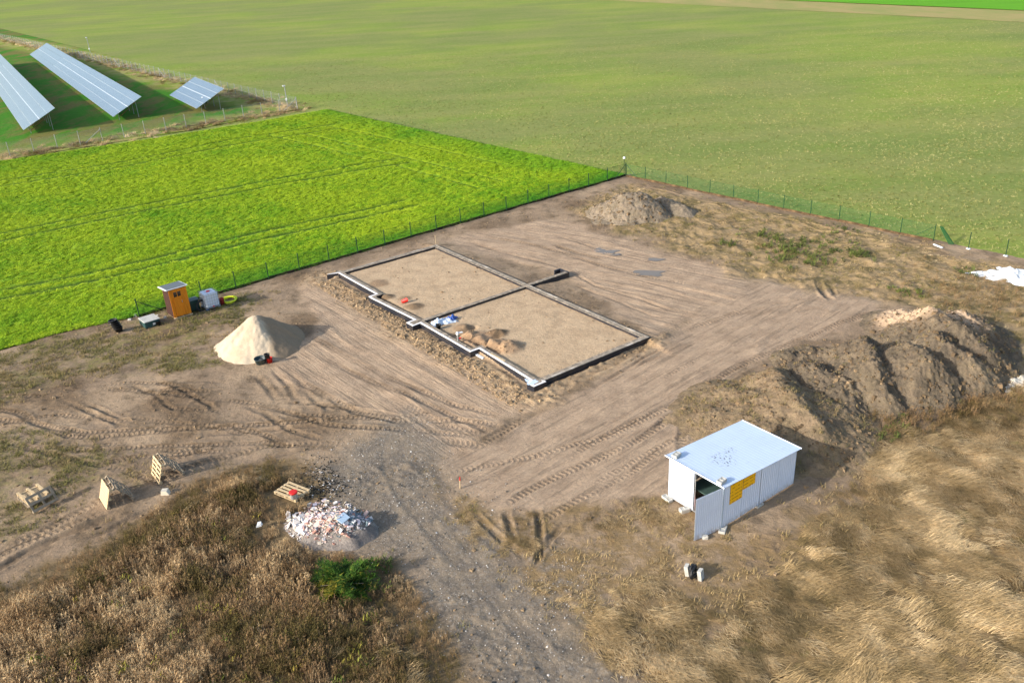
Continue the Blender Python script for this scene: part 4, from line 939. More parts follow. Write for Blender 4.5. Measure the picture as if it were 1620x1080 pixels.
# neighbours of the tank
t = thing('green_tub', 'dark green plastic water tub between the cabin and the white tank', 'tub', on(310, 493), math.radians(40)); mb = MB(); mb.box((0, .35, .38), (.78, .62, .76), bev=.1); part('body', mb, simple('dark_green_plastic', lin(38, 66, 58), .5, .4, var=.2), t)
mb = MB(); mb.box((0, .35, .80), (.86, .70, .07), bev=.03); part('lid', mb, simple('grey_lid', lin(84, 100, 98), .6, .3), t)
def coil(name, label, loc, R0, r, turns, mat, rot):
    pts = []; random.seed(int(R0*100))
    for i in range(turns*26): a = 2*math.pi*i/26; q = R0+r*1.1*math.sin(i*.7)+.02*math.sin(i*.33); pts.append((q*math.cos(a), q*math.sin(a), r+2.0*r*(.5+.5*math.sin(i*.21))))
    mb = MB(); mb.tube(pts, r, 6); o = link(name, mb.mesh(name, mat, True)); o.location = loc; o.rotation_euler = rot; return tag(o, label, 'pipe coil' if 'pipe' in name else 'hose')
coil('pipe_coil', 'coil of black pipe leaning between the green tub and the white tank', on(320, 491, .34), .36, .035, 5, M_BLACK, (1.35, 0, .9))
coil('hose_coil', 'coil of bright yellow hose on the ground right of the tank', on(363, 476, .0), .46, .05, 6, simple('yellow_hose', lin(206, 214, 40), .5, .3, var=.12), (0.08, 0, 0))
t = pail('jerrycan', 'red container beside the right end of the white tank', 'container', on(352, 482), .15, .17, .45, simple('faded_red', lin(176, 60, 58), .6, .3), handle=False)
# box lying to the left of the cabin
p0 = on(231, 521); t = thing('equipment_box', 'low dark green box with a pale top left of the orange cabin', 'box', p0, math.radians(40))
mb = MB(); mb.box((.5, .55, .22), (1.0, 1.1, .42), bev=.03); part('body', mb, simple('petrol_green', lin(30, 66, 66), .5, .35, var=.25, dirt=lin(110, 110, 100), dirtamt=.3), t)
mb = MB(); mb.box((.5, .55, .455), (1.06, 1.16, .05), bev=.02); part('top', mb, M_CONC, t)
mb = MB(); mb.box((.62, -.008, .22), (.22, .012, .13)); part('plate', mb, M_TARP, t)
pail('bucket', 'black bucket on the right side of the low green box', 'bucket', on(251, 514), .14, .17, .3, M_BLACK)
p0 = on(189, 524)
t = thing('tub_stack', 'leaning stack of black plastic tubs at the left end of the plot', 'tubs', p0, .4)
for i in range(5):
    mb = MB(); mb.lathe([(.21, 0), (.27, .26), (.29, .26), (.29, .29), (.26, .29), (.2, .05), (.001, .05)], 16, Matrix.Translation((-.05*i, 0, .14*i)) @ Matrix.Rotation(-.10, 4, 'Y')); part('tub', mb, M_BLACK, t, True)
mb = MB(); rock(mb, .10, Matrix.Translation((-.30, -.12, .72))); part('white_lump', mb, M_TARP, t)
for i, (px, py, r) in enumerate(((215, 500, .16), (222, 498, .12), (206, 506, .14), (262, 503, .13), (249, 500, .1), (228, 503, .12))):
    mb = MB(); random.seed(i); rock(mb, r); o = link('rubble_lump', mb.mesh('rubble_lump', M_CONC)); o.location = on(px, py, .04); tag(o, ('largest lump of rubble at the foot of the end post of the left fence', 'lump of rubble behind the pale top of the low green box', 'lump of rubble nearest the leaning black tubs', 'lump of rubble touching the left side of the orange cabin', 'lump of rubble between the low green box and the cabin', 'small lump of rubble just behind the low green box')[i], 'rubble', 'lumps of rubble by the fence end')

# ------------------------------------------------------------------ fences
def fence(name, label, A, dirv, dists, h, pr, mats, wire=.006, pitch=.085, board=True, braces=(), meshz=0.0, extra=None, gnd=None):
    """A start, dirv unit direction, dists positions of posts"""
    t = thing(name, label, 'fence', (A[0], A[1], 0), math.atan2(dirv[1], dirv[0])); mpost, mwire, mboard = mats
    def gz(s): 
        if gnd is not None: return gnd
        q = A+dirv*s; return zat(q[0], q[1])
    pm = MB(); pm.tube([(0, 0, -.3), (0, 0, h+.06)], pr, 6); pm.lathe([(pr*1.15, h+.055), (pr*1.1, h+.085), (.005, h+.095)], 6); pme = pm.mesh('post', mpost)
    for s in dists: link('post', pme, t, (s, 0, gz(s)))
    for s0, s1 in zip(dists[:-1], dists[1:]):
        L = s1-s0; mb = MB(); x = -h
        def rib(a, b, w2):
            o = len(mb.v); dx, dz = b[0]-a[0], b[1]-a[1]; l_ = math.hypot(dx, dz) or 1; nx, nz = -dz/l_*w2, dx/l_*w2
            mb.v += [(a[0]-nx, -.03, a[1]-nz), (a[0]+nx, -.03, a[1]+nz), (b[0]+nx, -.03, b[1]+nz), (b[0]-nx, -.03, b[1]-nz)]; mb.f.append((o, o+1, o+2, o+3))
        while x < L:
            for sg in (1, -1):
                a = [x, 0.05] if sg == 1 else [x+h, 0.05]; b = [x+h, h] if sg == 1 else [x, h]
                lo_, hi_ = 0, L; xa, za = a; xb, zb = b; m_ = (zb-za)/((xb-xa) or 1e-6)
                if xa < 0: za += (0-xa)*m_; xa = 0
                if xa > L: za += (L-xa)*m_; xa = L
                if xb < 0: zb += (0-xb)*m_; xb = 0
                if xb > L: zb += (L-xb)*m_; xb = L
                if abs(xa-xb) > .01: rib((xa, za), (xb, zb), wire/2)
            x += pitch
        for z in (.06, h/2, h-.01): rib((0, z), (L, z), .004)
        g0 = (gz(s0)+gz(s1))/2; o = link('mesh_panel', mb.mesh('mesh_panel', mwire), t, (s0, 0, g0))
        if board:
            mb = MB(); mb.box((L/2, -.05, .04), (L-.03, .045, .26), bev=.006); link('edging_board', mb.mesh('edging_board', mboard), t, (s0, 0, g0+random.uniform(-.02, .02)), (0, random.uniform(-.006, .006), 0))
    for s, ds in braces:
        mb = MB(); mb.tube([(s, 0, gz(s)+h*.92), (s+ds, 0, gz(s+ds))], pr*.8, 6); part('brace', mb, mpost, t)
    return t
M_WG = simple('green_wire', lin(24, 92, 50), .5, .3, var=.1); M_EDGE = simple('dark_edging', lin(52, 46, 40), .9, .1, var=.35, sc=3, dirt=lin(104, 84, 62), dirtamt=.5)
M_EDGE2 = simple('brown_edging', lin(74, 60, 44), .9, .1, var=.4, sc=4, dirt=lin(140, 112, 80), dirtamt=.6)
dl_ = [2.5*i for i in range(0, 18)]+[44.3, 46.85]
lf = fence('green_mesh_fence', 'green wire mesh fence with dark edging between plot and bright crop', K, DL, dl_, 1.25, .036, (M_GREEN, M_WG, M_EDGE), braces=((46.85, -1.6), (0.02, 1.5)))
rfz = fence('green_mesh_fence', 'green wire mesh fence between plot and pale sown field on the right', K+DR*.12, DR, [2.5*i-.12*(i > 0) for i in range(0, 13)], 1.2, .028, (M_GREEN, M_WG, M_EDGE2), braces=((30-.12, -1.6), (0.02, 1.5)))
def dupfence_posts():
    for i in (13, 14):
        q = K+DR*2.5*i; mb = MB(); mb.tube([(0, 0, -.2), (0, 0, 1.25)], .028, 6); o = link('fence_post', mb.mesh('fence_post', M_GREEN)); o.location = (q[0], q[1], zat(q[0], q[1]))
        tag(o, ('bare green post on a white footing nearest the roll of mesh', 'bare green post on a white footing nearest the right picture edge')[i-13], 'post', 'bare fence posts at the right end')
        mb = MB(); mb.lathe([(.16, -.05), (.15, .05), (.09, .07)], 9); f_ = part('footing', mb, M_TARP, o)
dupfence_posts()
mb = MB()   # bundle of rolled mesh leaning at the end of the right fence
q = K+DR*30.2; z = zat(q[0], q[1])
for i in range(16):
    a = i*.4; mb.tube([(q[0]+.15+.10*math.cos(a), q[1]-.1+.10*math.sin(a), z+1.15), (q[0]+.75+.18*math.cos(a), q[1]-.75+.18*math.sin(a), z+.02)], .010, 4)
for i in range(9):
    f_ = i/8; c = Vector((q[0]+.15+.6*f_, q[1]-.1-.65*f_, z+1.15-1.1*f_)); mb.tube([c+Vector((math.cos(a), math.sin(a), 0))*(.1+.08*f_) for a in [2*math.pi*j/8 for j in range(8)]], .008, 4, True)
tag(link('mesh_roll', mb.mesh('mesh_roll', M_WG)), 'roll of green wire mesh leaning on the last meshed post', 'wire mesh')
t = thing('lamp_post', 'slim green pole with a white lamp head at the far fence corner', 'lamp', (K[0]-.12, K[1]+.16, zat(K[0], K[1]))); mb = MB(); mb.tube([(0, 0, -.2), (0, 0, 1.65)], .03, 7); part('pole', mb, M_GREEN, t)
mb = MB(); mb.lathe([(.05, 1.64), (.12, 1.68), (.13, 1.80), (.06, 1.86)], 10); part('lamp_head', mb, M_TARP, t)

# ------------------------------------------------------------------ solar park
PVF = [G(471, 173)[:2], G(0, 250)[:2]]; PVB = [G(471, 173)[:2], G(285, 130)[:2], G(160, 97)[:2], G(0, 62)[:2]]
k = NM('solar_grass', .95, .1); c = k.mix(k.ramp(k.noise(.12, 5, .7, co=k.mp(sc=(1.6, .6, 1), rz=.5)), .42, .6), lin(60, 116, 22), lin(108, 104, 52)); c = k.mix(k.at('rim'), c, k.mix(k.ramp(k.noise(.2, 5, .7), .4, .6), lin(118, 136, 44), lin(152, 144, 86)))
k.col(k.val(c, k.noise(1.5, 5, .7), .6, 1.35)); k.bump(k.noise(2, 5, .7), .9, .15); M_PVG = k.m
PZ = [tuple(PVF[0]+np.array([.8, .3])), tuple(G(300, 206)[:2]), tuple(G(0, 254)[:2]), tuple(G(-400, 322)[:2]), tuple(G(-700, -10)[:2]), tuple(G(0, 45)[:2]), tuple(G(160, 84)[:2]), tuple(G(285, 120)[:2])]
_pa = _poly([PZ[0], PZ[1], PZ[2], PZ[3]]); _pb = _poly([PZ[0], PZ[7], PZ[6], PZ[5], PZ[4]])
def PP(u, v): a, b = _pa(u), _pb(u); q = a*(1-v)[..., None]+b*v[..., None]; return q[..., 0], q[..., 1]
o = field_sheet('solar_park_ground', PP, 240, 160, lambda x, y: -.01+.02*fbm(x, y, 2, 2, 301), M_PVG)
_co = np.empty(len(o.data.vertices)*3, np.float32); o.data.vertices.foreach_get('co', _co); _co = _co.reshape(-1, 3)
fdm = np.full(len(_co), 1e9)
for P in (PVF, PVB, [PVF[1], G(-400, 315)[:2]], [PVB[-1], G(-700, -80)[:2]]):
    for p, q in zip(P[:-1], P[1:]): fdm = np.minimum(fdm, segd(_co[:, 0], _co[:, 1], p, q)[0])
fattr(o.data, 'rim', sstep(7, 2.5, fdm+2.5*fbm(_co[:, 0], _co[:, 1], 7, 3, 303)))
# tall dry grass along the solar fence
xs, ys = [], []
for P, n_, w_ in ((PVB+[G(-300, 0)[:2]], 5200, 1.3), (PVF+[G(-200, 283)[:2]], 450, 1.5)):
    f_ = _poly(P); u = RS.rand(n_); q = f_(u); xs.append(q[:, 0]+RS.normal(0, w_, n_)); ys.append(q[:, 1]+RS.normal(0, w_, n_))
X, Y = np.concatenate(xs), np.concatenate(ys); m = polysd(X, Y, [tuple(p) for p in RB]+[tuple(p) for p in RT[::-1]]) < -.1; X, Y = X[m], Y[m]
scatter('fence_grass', 'tall dry grass growing along the solar park fence', 'grass', np.stack([X, Y, np.full(len(X), -.02)], 1), RS.uniform(0, 6.28, len(X)), RS.uniform(.8, 1.6, len(X)), np.clip(.5+.5*fbm(X, Y, 6, 2, 304)+RS.normal(0, .15, len(X)), 0, 1), mp_)
def dirf(a, b): v = np.array(b)-np.array(a); return v/np.linalg.norm(v), np.linalg.norm(v)
M_PSTEEL = simple('fence_steel', lin(150, 152, 150), .5, .4, .3, var=.15)
d_, L_ = dirf(PVF[0], PVF[1]); 
fence('solar_park_fence', 'steel mesh fence of the solar park facing the bright crop', PVF[0], d_, [2.75*i for i in range(int(L_/2.75)+7)], 1.7, .045, (M_PSTEEL, M_PSTEEL, None), wire=.009, pitch=.16, board=False, braces=((0, 2.3), (27.5, 2.3)), gnd=0.0)
d_, L_ = dirf(PVB[0], G(-60, 48)[:2])
fence('solar_park_fence', 'long steel mesh fence of the solar park facing the pale field', PVB[0]+d_*.12, d_, [2.75*i+2.75*(i > 0) for i in range(int(L_/2.75))][:95], 1.7, .045, (M_PSTEEL, M_PSTEEL, None), wire=.009, pitch=.2, board=False, braces=((27.5+2.75, -2.4), (55+2.75, -2.4), (82.5+2.75, -2.4), (110+2.75, -2.4)), gnd=0.0)
for (px, py, h_, lb_) in ((455, 168, 2.9, 'white camera on a steel pole at the near corner of the solar park'), (143, 84, 3.6, 'white camera on a steel pole halfway along the back solar fence')):
    c = G(px, py); t = thing('camera_pole', lb_, 'camera pole', (c[0], c[1], 0)); mb = MB(); mb.tube([(0, 0, -.2), (0, 0, h_)], .07, 7); part('pole', mb, M_PSTEEL, t)
    mb = MB(); mb.box((-.1, 0, h_+.06), (.42, .22, .2), .5, bev=.04); part('camera', mb, M_TARP, t); mb = MB(); mb.box((0, -.12, 1.0), (.25, .16, .35), bev=.02); part('box', mb, M_TARP, t)
k = NM('solar_glass', .32, .6); wv = k.n('TexWave'); 
c = k.mix(k.noise(.6, 2), lin(84, 103, 118), lin(98, 116, 130)); k.col(c); k.b.inputs['Coat Weight'].default_value = .3; M_PVM = k.m
M_PVF_ = simple('module_frame', lin(206, 212, 216), .35, .5, .4, var=.05)
dvp = np.array([-.522, .853]); nvp = np.array([.853, .522])
def table(name, label, foot, ncol, z0=.7, slant=5.15, tilt=math.radians(27), rows=4, maxp=75, front=0):
    """foot: low near corner of the table; runs away along dvp, rises along nvp"""
    t = thing(name, label, 'solar array', (foot[0], foot[1], 0), math.atan2(dvp[1], dvp[0])); mod = 1.02; rl = slant/rows
    # local x along the row, local y = to the left of it (low side is +y), rise towards -y
    def pt(x, s, off=0): return (x, -s*math.cos(tilt)-off*math.sin(tilt)*-1*-1, z0+s*math.sin(tilt)+off*math.cos(tilt))
    mm = MB(); e = .012
    gw = [.0, .02, .09, .02]; offs = []; s = 0
    for r in range(rows): s += gw[r] if r < 4 else .02; offs.append(s); s += rl-.04
    T = Matrix.Rotation(math.pi-0, 4, 'Z')
    Mt = Matrix.Rotation(tilt, 4, 'X')
    def modmesh():
        b = MB(); b.box((mod/2, -(rl-.04)/2, 0), (mod-.018, rl-.05, .035)); b.box((mod/2, -(rl-.04)/2, .0195), (mod-.07, rl-.09, .004)); me = b.mesh('solar_module', [M_PVM, M_PVF_])
        for p in me.polygons: p.material_index = 0 if p.index >= 6 else 1
        return me
    me = modmesh(); stuff = MB()
    for c_ in range(ncol):
        for r in range(rows):
            if c_ < maxp:
                o = link('solar_module', me, t); o.location = pt(c_*mod, offs[r]); o.rotation_euler = (-tilt, 0, 0)
            else: stuff.box((mod/2, -(rl-.04)/2, 0), (mod-.018, rl-.05, .035), M=Matrix.Translation(pt(c_*mod, offs[r])) @ Matrix.Rotation(-tilt, 4, 'X'))
    if stuff.v: part('module_field', stuff, M_PVM, t, kind='stuff')
    # bright rails showing in the gaps, purlins, posts
    L = ncol*mod
    for s_ in (offs[2]-.045, offs[1]-.01, offs[3]-.01):
        mb = MB(); mb.box((L/2, 0, -.05), (L, .09 if s_ == offs[2]-.045 else .01, .05), M=Matrix.Translation(pt(0, s_)) @ Matrix.Rotation(-tilt, 4, 'X')); part('rail', mb, M_PVF_, t)
    x = .8; pm = {}
    while x < L:
        for s_ in (1.0, slant-1.0):
            q = pt(x, s_); mb = MB(); mb.box((q[0], q[1], q[2]/2-.1), (.10, .07, q[2]-.1)); part('leg', mb, M_PSTEEL, t)
        x += 3.6 if x < 30 else 7.2
    mb = MB(); q = pt(.8, .9); q2 = pt(.8, slant-1.0); mb.tube([(q[0], q[1], .3), (q2[0], q2[1], q2[2]-.3)], .04, 5); part('brace', mb, simple('rusty_steel', lin(130, 92, 60), .8), t)
    return t
table('solar_array', 'short solar array standing alone nearest the corner of the solar park', G(311, 172, .7), 17)
table('solar_array', 'long solar array in the middle of the solar park', G(179, 185, .7), 112, slant=5.05)
table('solar_array', 'long solar array at the left edge cut by the picture edge', G(37, 206, .7), 100, slant=5.2)
mb = MB(); q = G(325, 172); t = thing('inverter', 'dark inverter box with a white cap on a post by the short array', 'inverter', (q[0], q[1], 0), .5); mb.box((0, 0, 1.2), (.7, .35, .8), bev=.03); part('box', mb, M_BLACK, t); mb = MB(); mb.tube([(0, .1, 0), (0, .1, 1.0)], .06, 6); part('post', mb, M_PSTEEL, t); mb = MB(); mb.box((0, 0, 1.68), (.5, .4, .14), bev=.03); part('cap', mb, M_TARP, t)

# ------------------------------------------------------------------ white metal garage
k = NM('white_coated_steel', .42, .45); sz_ = k.n('SeparateXYZ'); k.l(k.co, sz_.inputs[0])
spl = k.ma('MULTIPLY', k.ramp(sz_.outputs[2], .38, .02), k.ramp(k.noise(7, 5, .75, co=k.co), .35, .65)); stk = k.ma('MULTIPLY', k.ramp(k.noise(3.5, 4, .7, co=k.mp(co=k.co, sc=(2.5, 2.5, .25))), .55, .8), .22)
k.col(k.mix(stk, k.mix(k.ma('MULTIPLY', spl, .75), k.val(lin(206, 216, 232), k.noise(1.5, 4, co=k.co), .92, 1.03), lin(150, 128, 102)), lin(168, 164, 158))); k.bump(k.noise(2.5, 2, co=k.co), .06, .01); M_SHED = k.m
k = NM('white_roof_steel', .38, .5); c = k.val(lin(192, 206, 224), k.noise(1.2, 4, co=k.co), .90, 1.05); c = k.mix(k.ma('MULTIPLY', k.ramp(k.noise(2.2, 5, .75, co=k.mp(co=k.co, sc=(.4, 2, 1))), .52, .8), .3), c, lin(150, 152, 150))
def blotch(cx, cy, r):
    d = k.n('VectorMath'); d.operation = 'DISTANCE'; k.l(k.co, d.inputs[0]); d.inputs[1].default_value = (cx, cy, 2.05); return k.ramp(d.outputs['Value'], r, r*.3)
sp_ = k.ramp(k.noise(13, 2, .5, co=k.mp(co=k.co, sc=(1.0, .55, 0))), .58, .60)
c = k.mix(k.ma('MULTIPLY', k.ma('MULTIPLY', k.ma('ADD', blotch(1.55, 1.35, .75), k.ma('MULTIPLY', blotch(2.35, 1.65, .4), .8)), sp_), 1.0), c, lin(74, 74, 80)); k.col(c); M_SROOF = k.m
SN = G(1141, 837); SA = math.radians(36.0); SL, SW = 4.70, 2.90; GZ = zat(SN[0]+.5, SN[1]+1)
t = thing('metal_garage', 'white corrugated metal garage with one door leaf swung open', 'garage', (SN[0], SN[1], GZ), SA)
def hs(x): return 2.06-.30*x/SL
def corr(x0, x1, z0, ztop, d=.016, pitch=.125):
    """vertical trapezoid sheet in the xz plane; ztop is a function of x"""
    mb = MB(); xs = []; x = x0; 
    while x < x1-1e-6:
        for f_, yy in ((0, 0), (.45, 0), (.58, -d), (.87, -d)):
            xx = x+f_*pitch
            if xx <= x1: xs.append((xx, yy))
        x += pitch
    xs.append((x1, 0)); 
    for th in (0, .006):
        for xx, yy in xs: mb.v.append((xx, yy+th, z0)); mb.v.append((xx, yy+th, ztop(xx)))
    n = len(xs)
    for i in range(n-1): mb.f.append((2*i, 2*i+2, 2*i+3, 2*i+1)); mb.f.append((2*n+2*i, 2*n+2*i+1, 2*n+2*i+3, 2*n+2*i+2))
    return mb
for i in range(4):
    part('wall_panel', corr(SL*i/4+.002, SL*(i+1)/4-.002, .05, lambda x: hs(x)-.01), M_SHED, t)
    o = part('wall_panel', corr(SL*i/4+.002, SL*(i+1)/4-.002, .05, lambda x: hs(SL-x)-.01), M_SHED, t); o.location = (SL, SW, 0); o.rotation_euler = (0, 0, math.pi)
for i in range(2):
    o = part('wall_panel', corr(SW*i/2+.002, SW*(i+1)/2-.002, .05, lambda x: hs(SL)-.01), M_SHED, t); o.location = (SL, 0, 0); o.rotation_euler = (0, 0, math.pi/2)
o = part('door_leaf', corr(0.03, 1.40, .08, lambda x: hs(0)-.05), M_SHED, t, label='closed white door leaf on the left'); o.location = (-.01, SW, 0); o.rotation_euler = (0, 0, -math.pi/2)
lm = corr(0.0, 1.38, .02, lambda x: hs(0)-.06, pitch=.10)
o = part('door_leaf', lm, M_SHED, t, label='open white door leaf swung outward'); o.location = (-.02, .0, 0); o.rotation_euler = (0, 0, math.radians(-151.5)-SA+math.radians(0))
lf_ = o; mb = MB()
for a, b in (((0, .01, .03), (1.38, .01, .03)), ((0, .01, 1.98), (1.38, .01, 1.98)), ((.02, .01, .03), (.02, .01, 1.98)), ((1.36, .01, .03), (1.36, .01, 1.98)), ((0, .01, 1.0), (1.38, .01, 1.0))):
    mb.tube([(a[0], -.04, a[2]), (b[0], -.04, b[2])], .018, 4)
part('leaf_frame', mb, M_STEEL, lf_)
mb = MB()
for x, y in ((0.02, .02), (0.02, SW-.02), (SL-.02, .02), (SL-.02, SW-.02), (SL/2, .02), (SL/2, SW-.02)): mb.box((x, y, hs(x)/2), (.04, .04, hs(x)-.06))
mb.box((.02, SW/2, hs(0)-.05), (.04, SW, .05)); mb.box((.02, SW/2, .06), (.05, SW, .04)); mb.box((.03, SW-1.44, 1.0), (.03, .03, 1.9)); part('frame', mb, M_STEEL, t)
mb = MB(); mb.box((-.012, .0, 1.03), (.05, .05, 2.0)); part('corner_trim', mb, simple('corner_blue', lin(170, 186, 200), .4, .4, .2), t)
# roof sheets with low ribs across
for i in range(4):
    x0 = -.12+(SL+.26)*i/4; x1 = -.12+(SL+.26)*(i+1)/4+.02; mb = MB(); nrib = 7; prof = []
    for j in range(nrib):
        a = x0+(x1-x0)*j/nrib; p_ = (x1-x0)/nrib; prof += [(a, 0), (a+p_*.62, 0), (a+p_*.70, .003), (a+p_*.92, .003)]
    prof.append((x1, 0))
    for y in (-.10, SW+.12):
        for xx, dz in prof: mb.v.append((xx, y, hs(xx)+.02+dz+.003*i))
        for xx, dz in prof: mb.v.append((xx, y, hs(xx)+.008+dz+.003*i))
    n = len(prof)
    for j in range(n-1): mb.f.append((j, j+1, 2*n+j+1, 2*n+j)); mb.f.append((n+j, 3*n+j, 3*n+j+1, n+j+1)); mb.f.append((j, n+j, n+j+1, j+1)); mb.f.append((2*n+j, 2*n+j+1, 3*n+j+1, 3*n+j))
    part('roof_sheet', mb, M_SROOF, t)
mb = MB(); mb.box((-.125, SW/2+.01, hs(-.12)+.02), (.012, SW+.24, .07)); mb.box((SL+.145, SW/2+.01, hs(SL+.14)+.02), (.012, SW+.24, .07)); part('roof_trim', mb, M_SHED, t)
k = NM('yellow_banner', .6, .3); sx = k.n('SeparateXYZ'); k.l(k.co, sx.inputs[0])
row = k.ramp(k.ma('SINE', k.ma('MULTIPLY', sx.outputs[2], 2*math.pi/.17)), .55, .8); wd_ = k.ramp(k.noise(16, 1, .4, co=k.mp(co=k.co, sc=(1, 1, .15))), .47, .5)
mk = k.ma('MULTIPLY', row, wd_); k.col(k.mix(k.ma('MULTIPLY', mk, .75), lin(240, 180, 10), lin(150, 96, 14))); M_YEL = k.m
for x0, x1, z0, z1 in ((.38, 1.14, 1.02, 1.94), (1.17, 1.92, 1.36, 1.88)):
    mb = MB(); mb.box(((x0+x1)/2, -.025, (z0+z1)/2), (x1-x0, .006, z1-z0)); part('yellow_banner', mb, M_YEL, t)
tg = t
def shedpt(x, y, z=0): c, s = math.cos(SA), math.sin(SA); return Vector((SN[0]+x*c-y*s, SN[1]+x*s+y*c, GZ+z))
def hollow(name, label, cat, loc, rz, group=None, dims=(.38, .24, .14), rot=None):
    """concrete block with two cells"""
    L, W, H = dims; mb = MB(); mb.box((0, -W/2+.02, H/2), (L, .04, H), bev=.005); mb.box((0, W/2-.02, H/2), (L, .04, H), bev=.005)
    for x in (-L/2+.02, 0, L/2-.02): mb.box((x, 0, H/2), (.04, W-.08, H-.004))
    mb.box((0, 0, H/2-.008), (L-.09, W-.09, H-.03))
    o = link(name, mb.mesh(name, M_CONC)); o.location = loc; o.rotation_euler = rot if rot is not None else (0, 0, rz); return tag(o, label, cat, group)
hollow('concrete_block', 'grey concrete block weighing down the left front corner of the garage roof', 'block', shedpt(.16, SW-.25, hs(.16)+.04), SA+.2)
hollow('concrete_block', 'grey concrete block weighing down the garage roof above the open leaf', 'block', shedpt(.10, .22, hs(.10)+.04), SA+.1)
hollow('concrete_block', 'grey block under the left front corner of the garage', 'block', shedpt(-.14, SW-.1, -.03), SA+1.4, dims=(.5, .24, .12))
hollow('concrete_block', 'grey block under the hinge corner of the garage', 'block', shedpt(0, -.08, -.02), SA+.5, dims=(.5, .26, .12))
hollow('concrete_block', 'grey block in front of the closed garage leaf', 'block', on(1083, 809, .0), .3, dims=(.42, .25, .18))
hollow('concrete_block', 'grey block under the middle of the long garage wall', 'block', on(1200, 799, -.03), SA, dims=(.4, .24, .12))
mb = MB(); random.seed(4); rock(mb, .15); o = link('stone', mb.mesh('stone', M_CONC)); o.location = on(1115, 851, .05); tag(o, 'small stone propping the bottom of the open garage leaf', 'stone')
t = thing('workbench', 'dark green bench inside the garage behind the open leaf', 'bench', shedpt(.9, .85), SA); mb = MB(); mb.box((0, .45, .95), (1.3, 1.3, .05)); part('top', mb, simple('bench_green', lin(58, 78, 72), .6), t)
for x in (-.6, .6):
    for y in (-.15, 1.05): mb = MB(); mb.box((x, y, .46), (.05, .05, .93)); part('leg', mb, M_STEEL, t)
t = thing('red_machine', 'red machine standing just inside the garage opening', 'machine', shedpt(.35, 1.25), SA); mb = MB(); mb.lathe([(.18, .08), (.23, .2), (.23, .42), (.12, .52), (.05, .56)], 14); part('body', mb, M_RED, t)
mb = MB(); mb.tube([(-.2, -.2, .05), (-.2, -.2, .7), (.2, -.2, .7), (.2, -.2, .05)], .02, 6); part('handle', mb, M_RED, t)
for s in (-1, 1): mb = MB(); mb.lathe([(.10, -.03), (.12, 0), (.10, .03)], 12, Matrix.Translation((0, s*.2, .11)) @ Matrix.Rotation(math.pi/2, 4, 'X')); part('wheel', mb, M_BLACK, t)

# blocks and pipe roll in the grass
c = on(1097, 911)
hollow('concrete_block', 'right one of two upright blocks around the black pipe roll', 'block', on(1105, 915, .22), 0, dims=(.42, .26, .15), rot=(0, math.radians(82), -.62))
hollow('concrete_block', 'left one of two upright blocks around the black pipe roll', 'block', on(1084, 908, .22), 0, dims=(.42, .26, .15), rot=(0, math.radians(80), -.5))
coil('pipe_roll', 'roll of black pipe wedged between two concrete blocks in the grass', on(1093, 912, .26), .20, .045, 6, M_BLACK, (1.35, 0, .95))

# ------------------------------------------------------------------ pallets
def pallet(name, label, P0, U, V, L=1.2, W=.8, mat=None, gap=.5, group=None, n=7):
    """P0 corner; slats run along U (length L) and step along V (width W)"""
    U = Vector(U).normalized(); V = Vector(V); V = (V-U*V.dot(U)).normalized(); N = U.cross(V)
    o = thing(name, label, 'pallet', (0, 0, 0), 0, group); M = Matrix(((U.x, V.x, N.x, P0[0]), (U.y, V.y, N.y, P0[1]), (U.z, V.z, N.z, P0[2]), (0, 0, 0, 1))); o.matrix_world = M
    o.location, rq, _ = M.decompose(); o.rotation_euler = rq.to_euler(); mat = mat or M_WOOD
    p = W/n; bw = p*(1-gap)
    sm = MB(); sm.box((0, 0, 0), (L, bw, .022), bev=.003); sme = sm.mesh('slat', mat)
    for i in range(n): link('slat', sme, o, (L/2, bw/2+(W-bw)*i/(n-1), .133), (0, 0, random.uniform(-.01, .01)))
    bm = MB(); bm.box((0, 0, 0), (.10, W, .022)); bme = bm.mesh('cross_board', mat)
    for x in (.05, L/2, L-.05): link('cross_board', bme, o, (x, W/2, .111))
    bl_ = MB(); bl_.box((0, 0, 0), (.10, .10, .078)); ble = bl_.mesh('spacer_block', mat)
    for x in (.05, L/2, L-.05):
        for y in (.05, W/2, W-.05): link('spacer_block', ble, o, (x, y, .061))
    r_ = MB(); r_.box((0, 0, 0), (L, .10, .022)); re = r_.mesh('bottom_board', mat)
    for y in (.05, W/2, W-.05): link('bottom_board', re, o, (L/2, y, .011))
    return o
# flat pallet with bucket
z = on(465, 785).z+.06
pallet('pallet', 'wooden pallet lying flat left of the rubble with a red lidded bucket', (*G(434, 781, z)[:2], z), (1.40, -.94, 0), (.35, .75, 0), 1.35, .9, gap=.42, n=5)
pail('bucket', 'white bucket with a red lid on the flat pallet', 'bucket', (*G(465.5, 787, z+.15)[:2], z+.146), .15, .17, .30, M_TARP, rimmat=M_RED)
# stack with a pallet leaning on its near side
A0 = Vector(G(40, 790, .5)); gz_ = zat(A0.x, A0.y)
for j in range(3):
    pallet('pallet', ('upper', 'middle', 'lowest')[2-j if j else 2]+' pallet of the small stack at the far left' if j != 2 else 'weathered top pallet of the small stack at the far left', A0+Vector((.01*j, .015*j, gz_-.5+.01+.145*j)), (-.77, .69, 0), (.62, .78, 0), 1.2, .95, mat=M_WOOD if j == 2 else M_WOODG, gap=.16 if j == 2 else .4, n=6)
B0 = Vector(G(53, 814, 0)); B0.z = zat(B0.x, B0.y)
pallet('pallet', 'grey pallet leaning on edge against the near side of the pallet stack', B0+Vector((0, 0, .02)), (.58, .81, .0), (-.35, .25, .62), 1.15, .75, mat=M_WOODG, gap=.55, n=3)
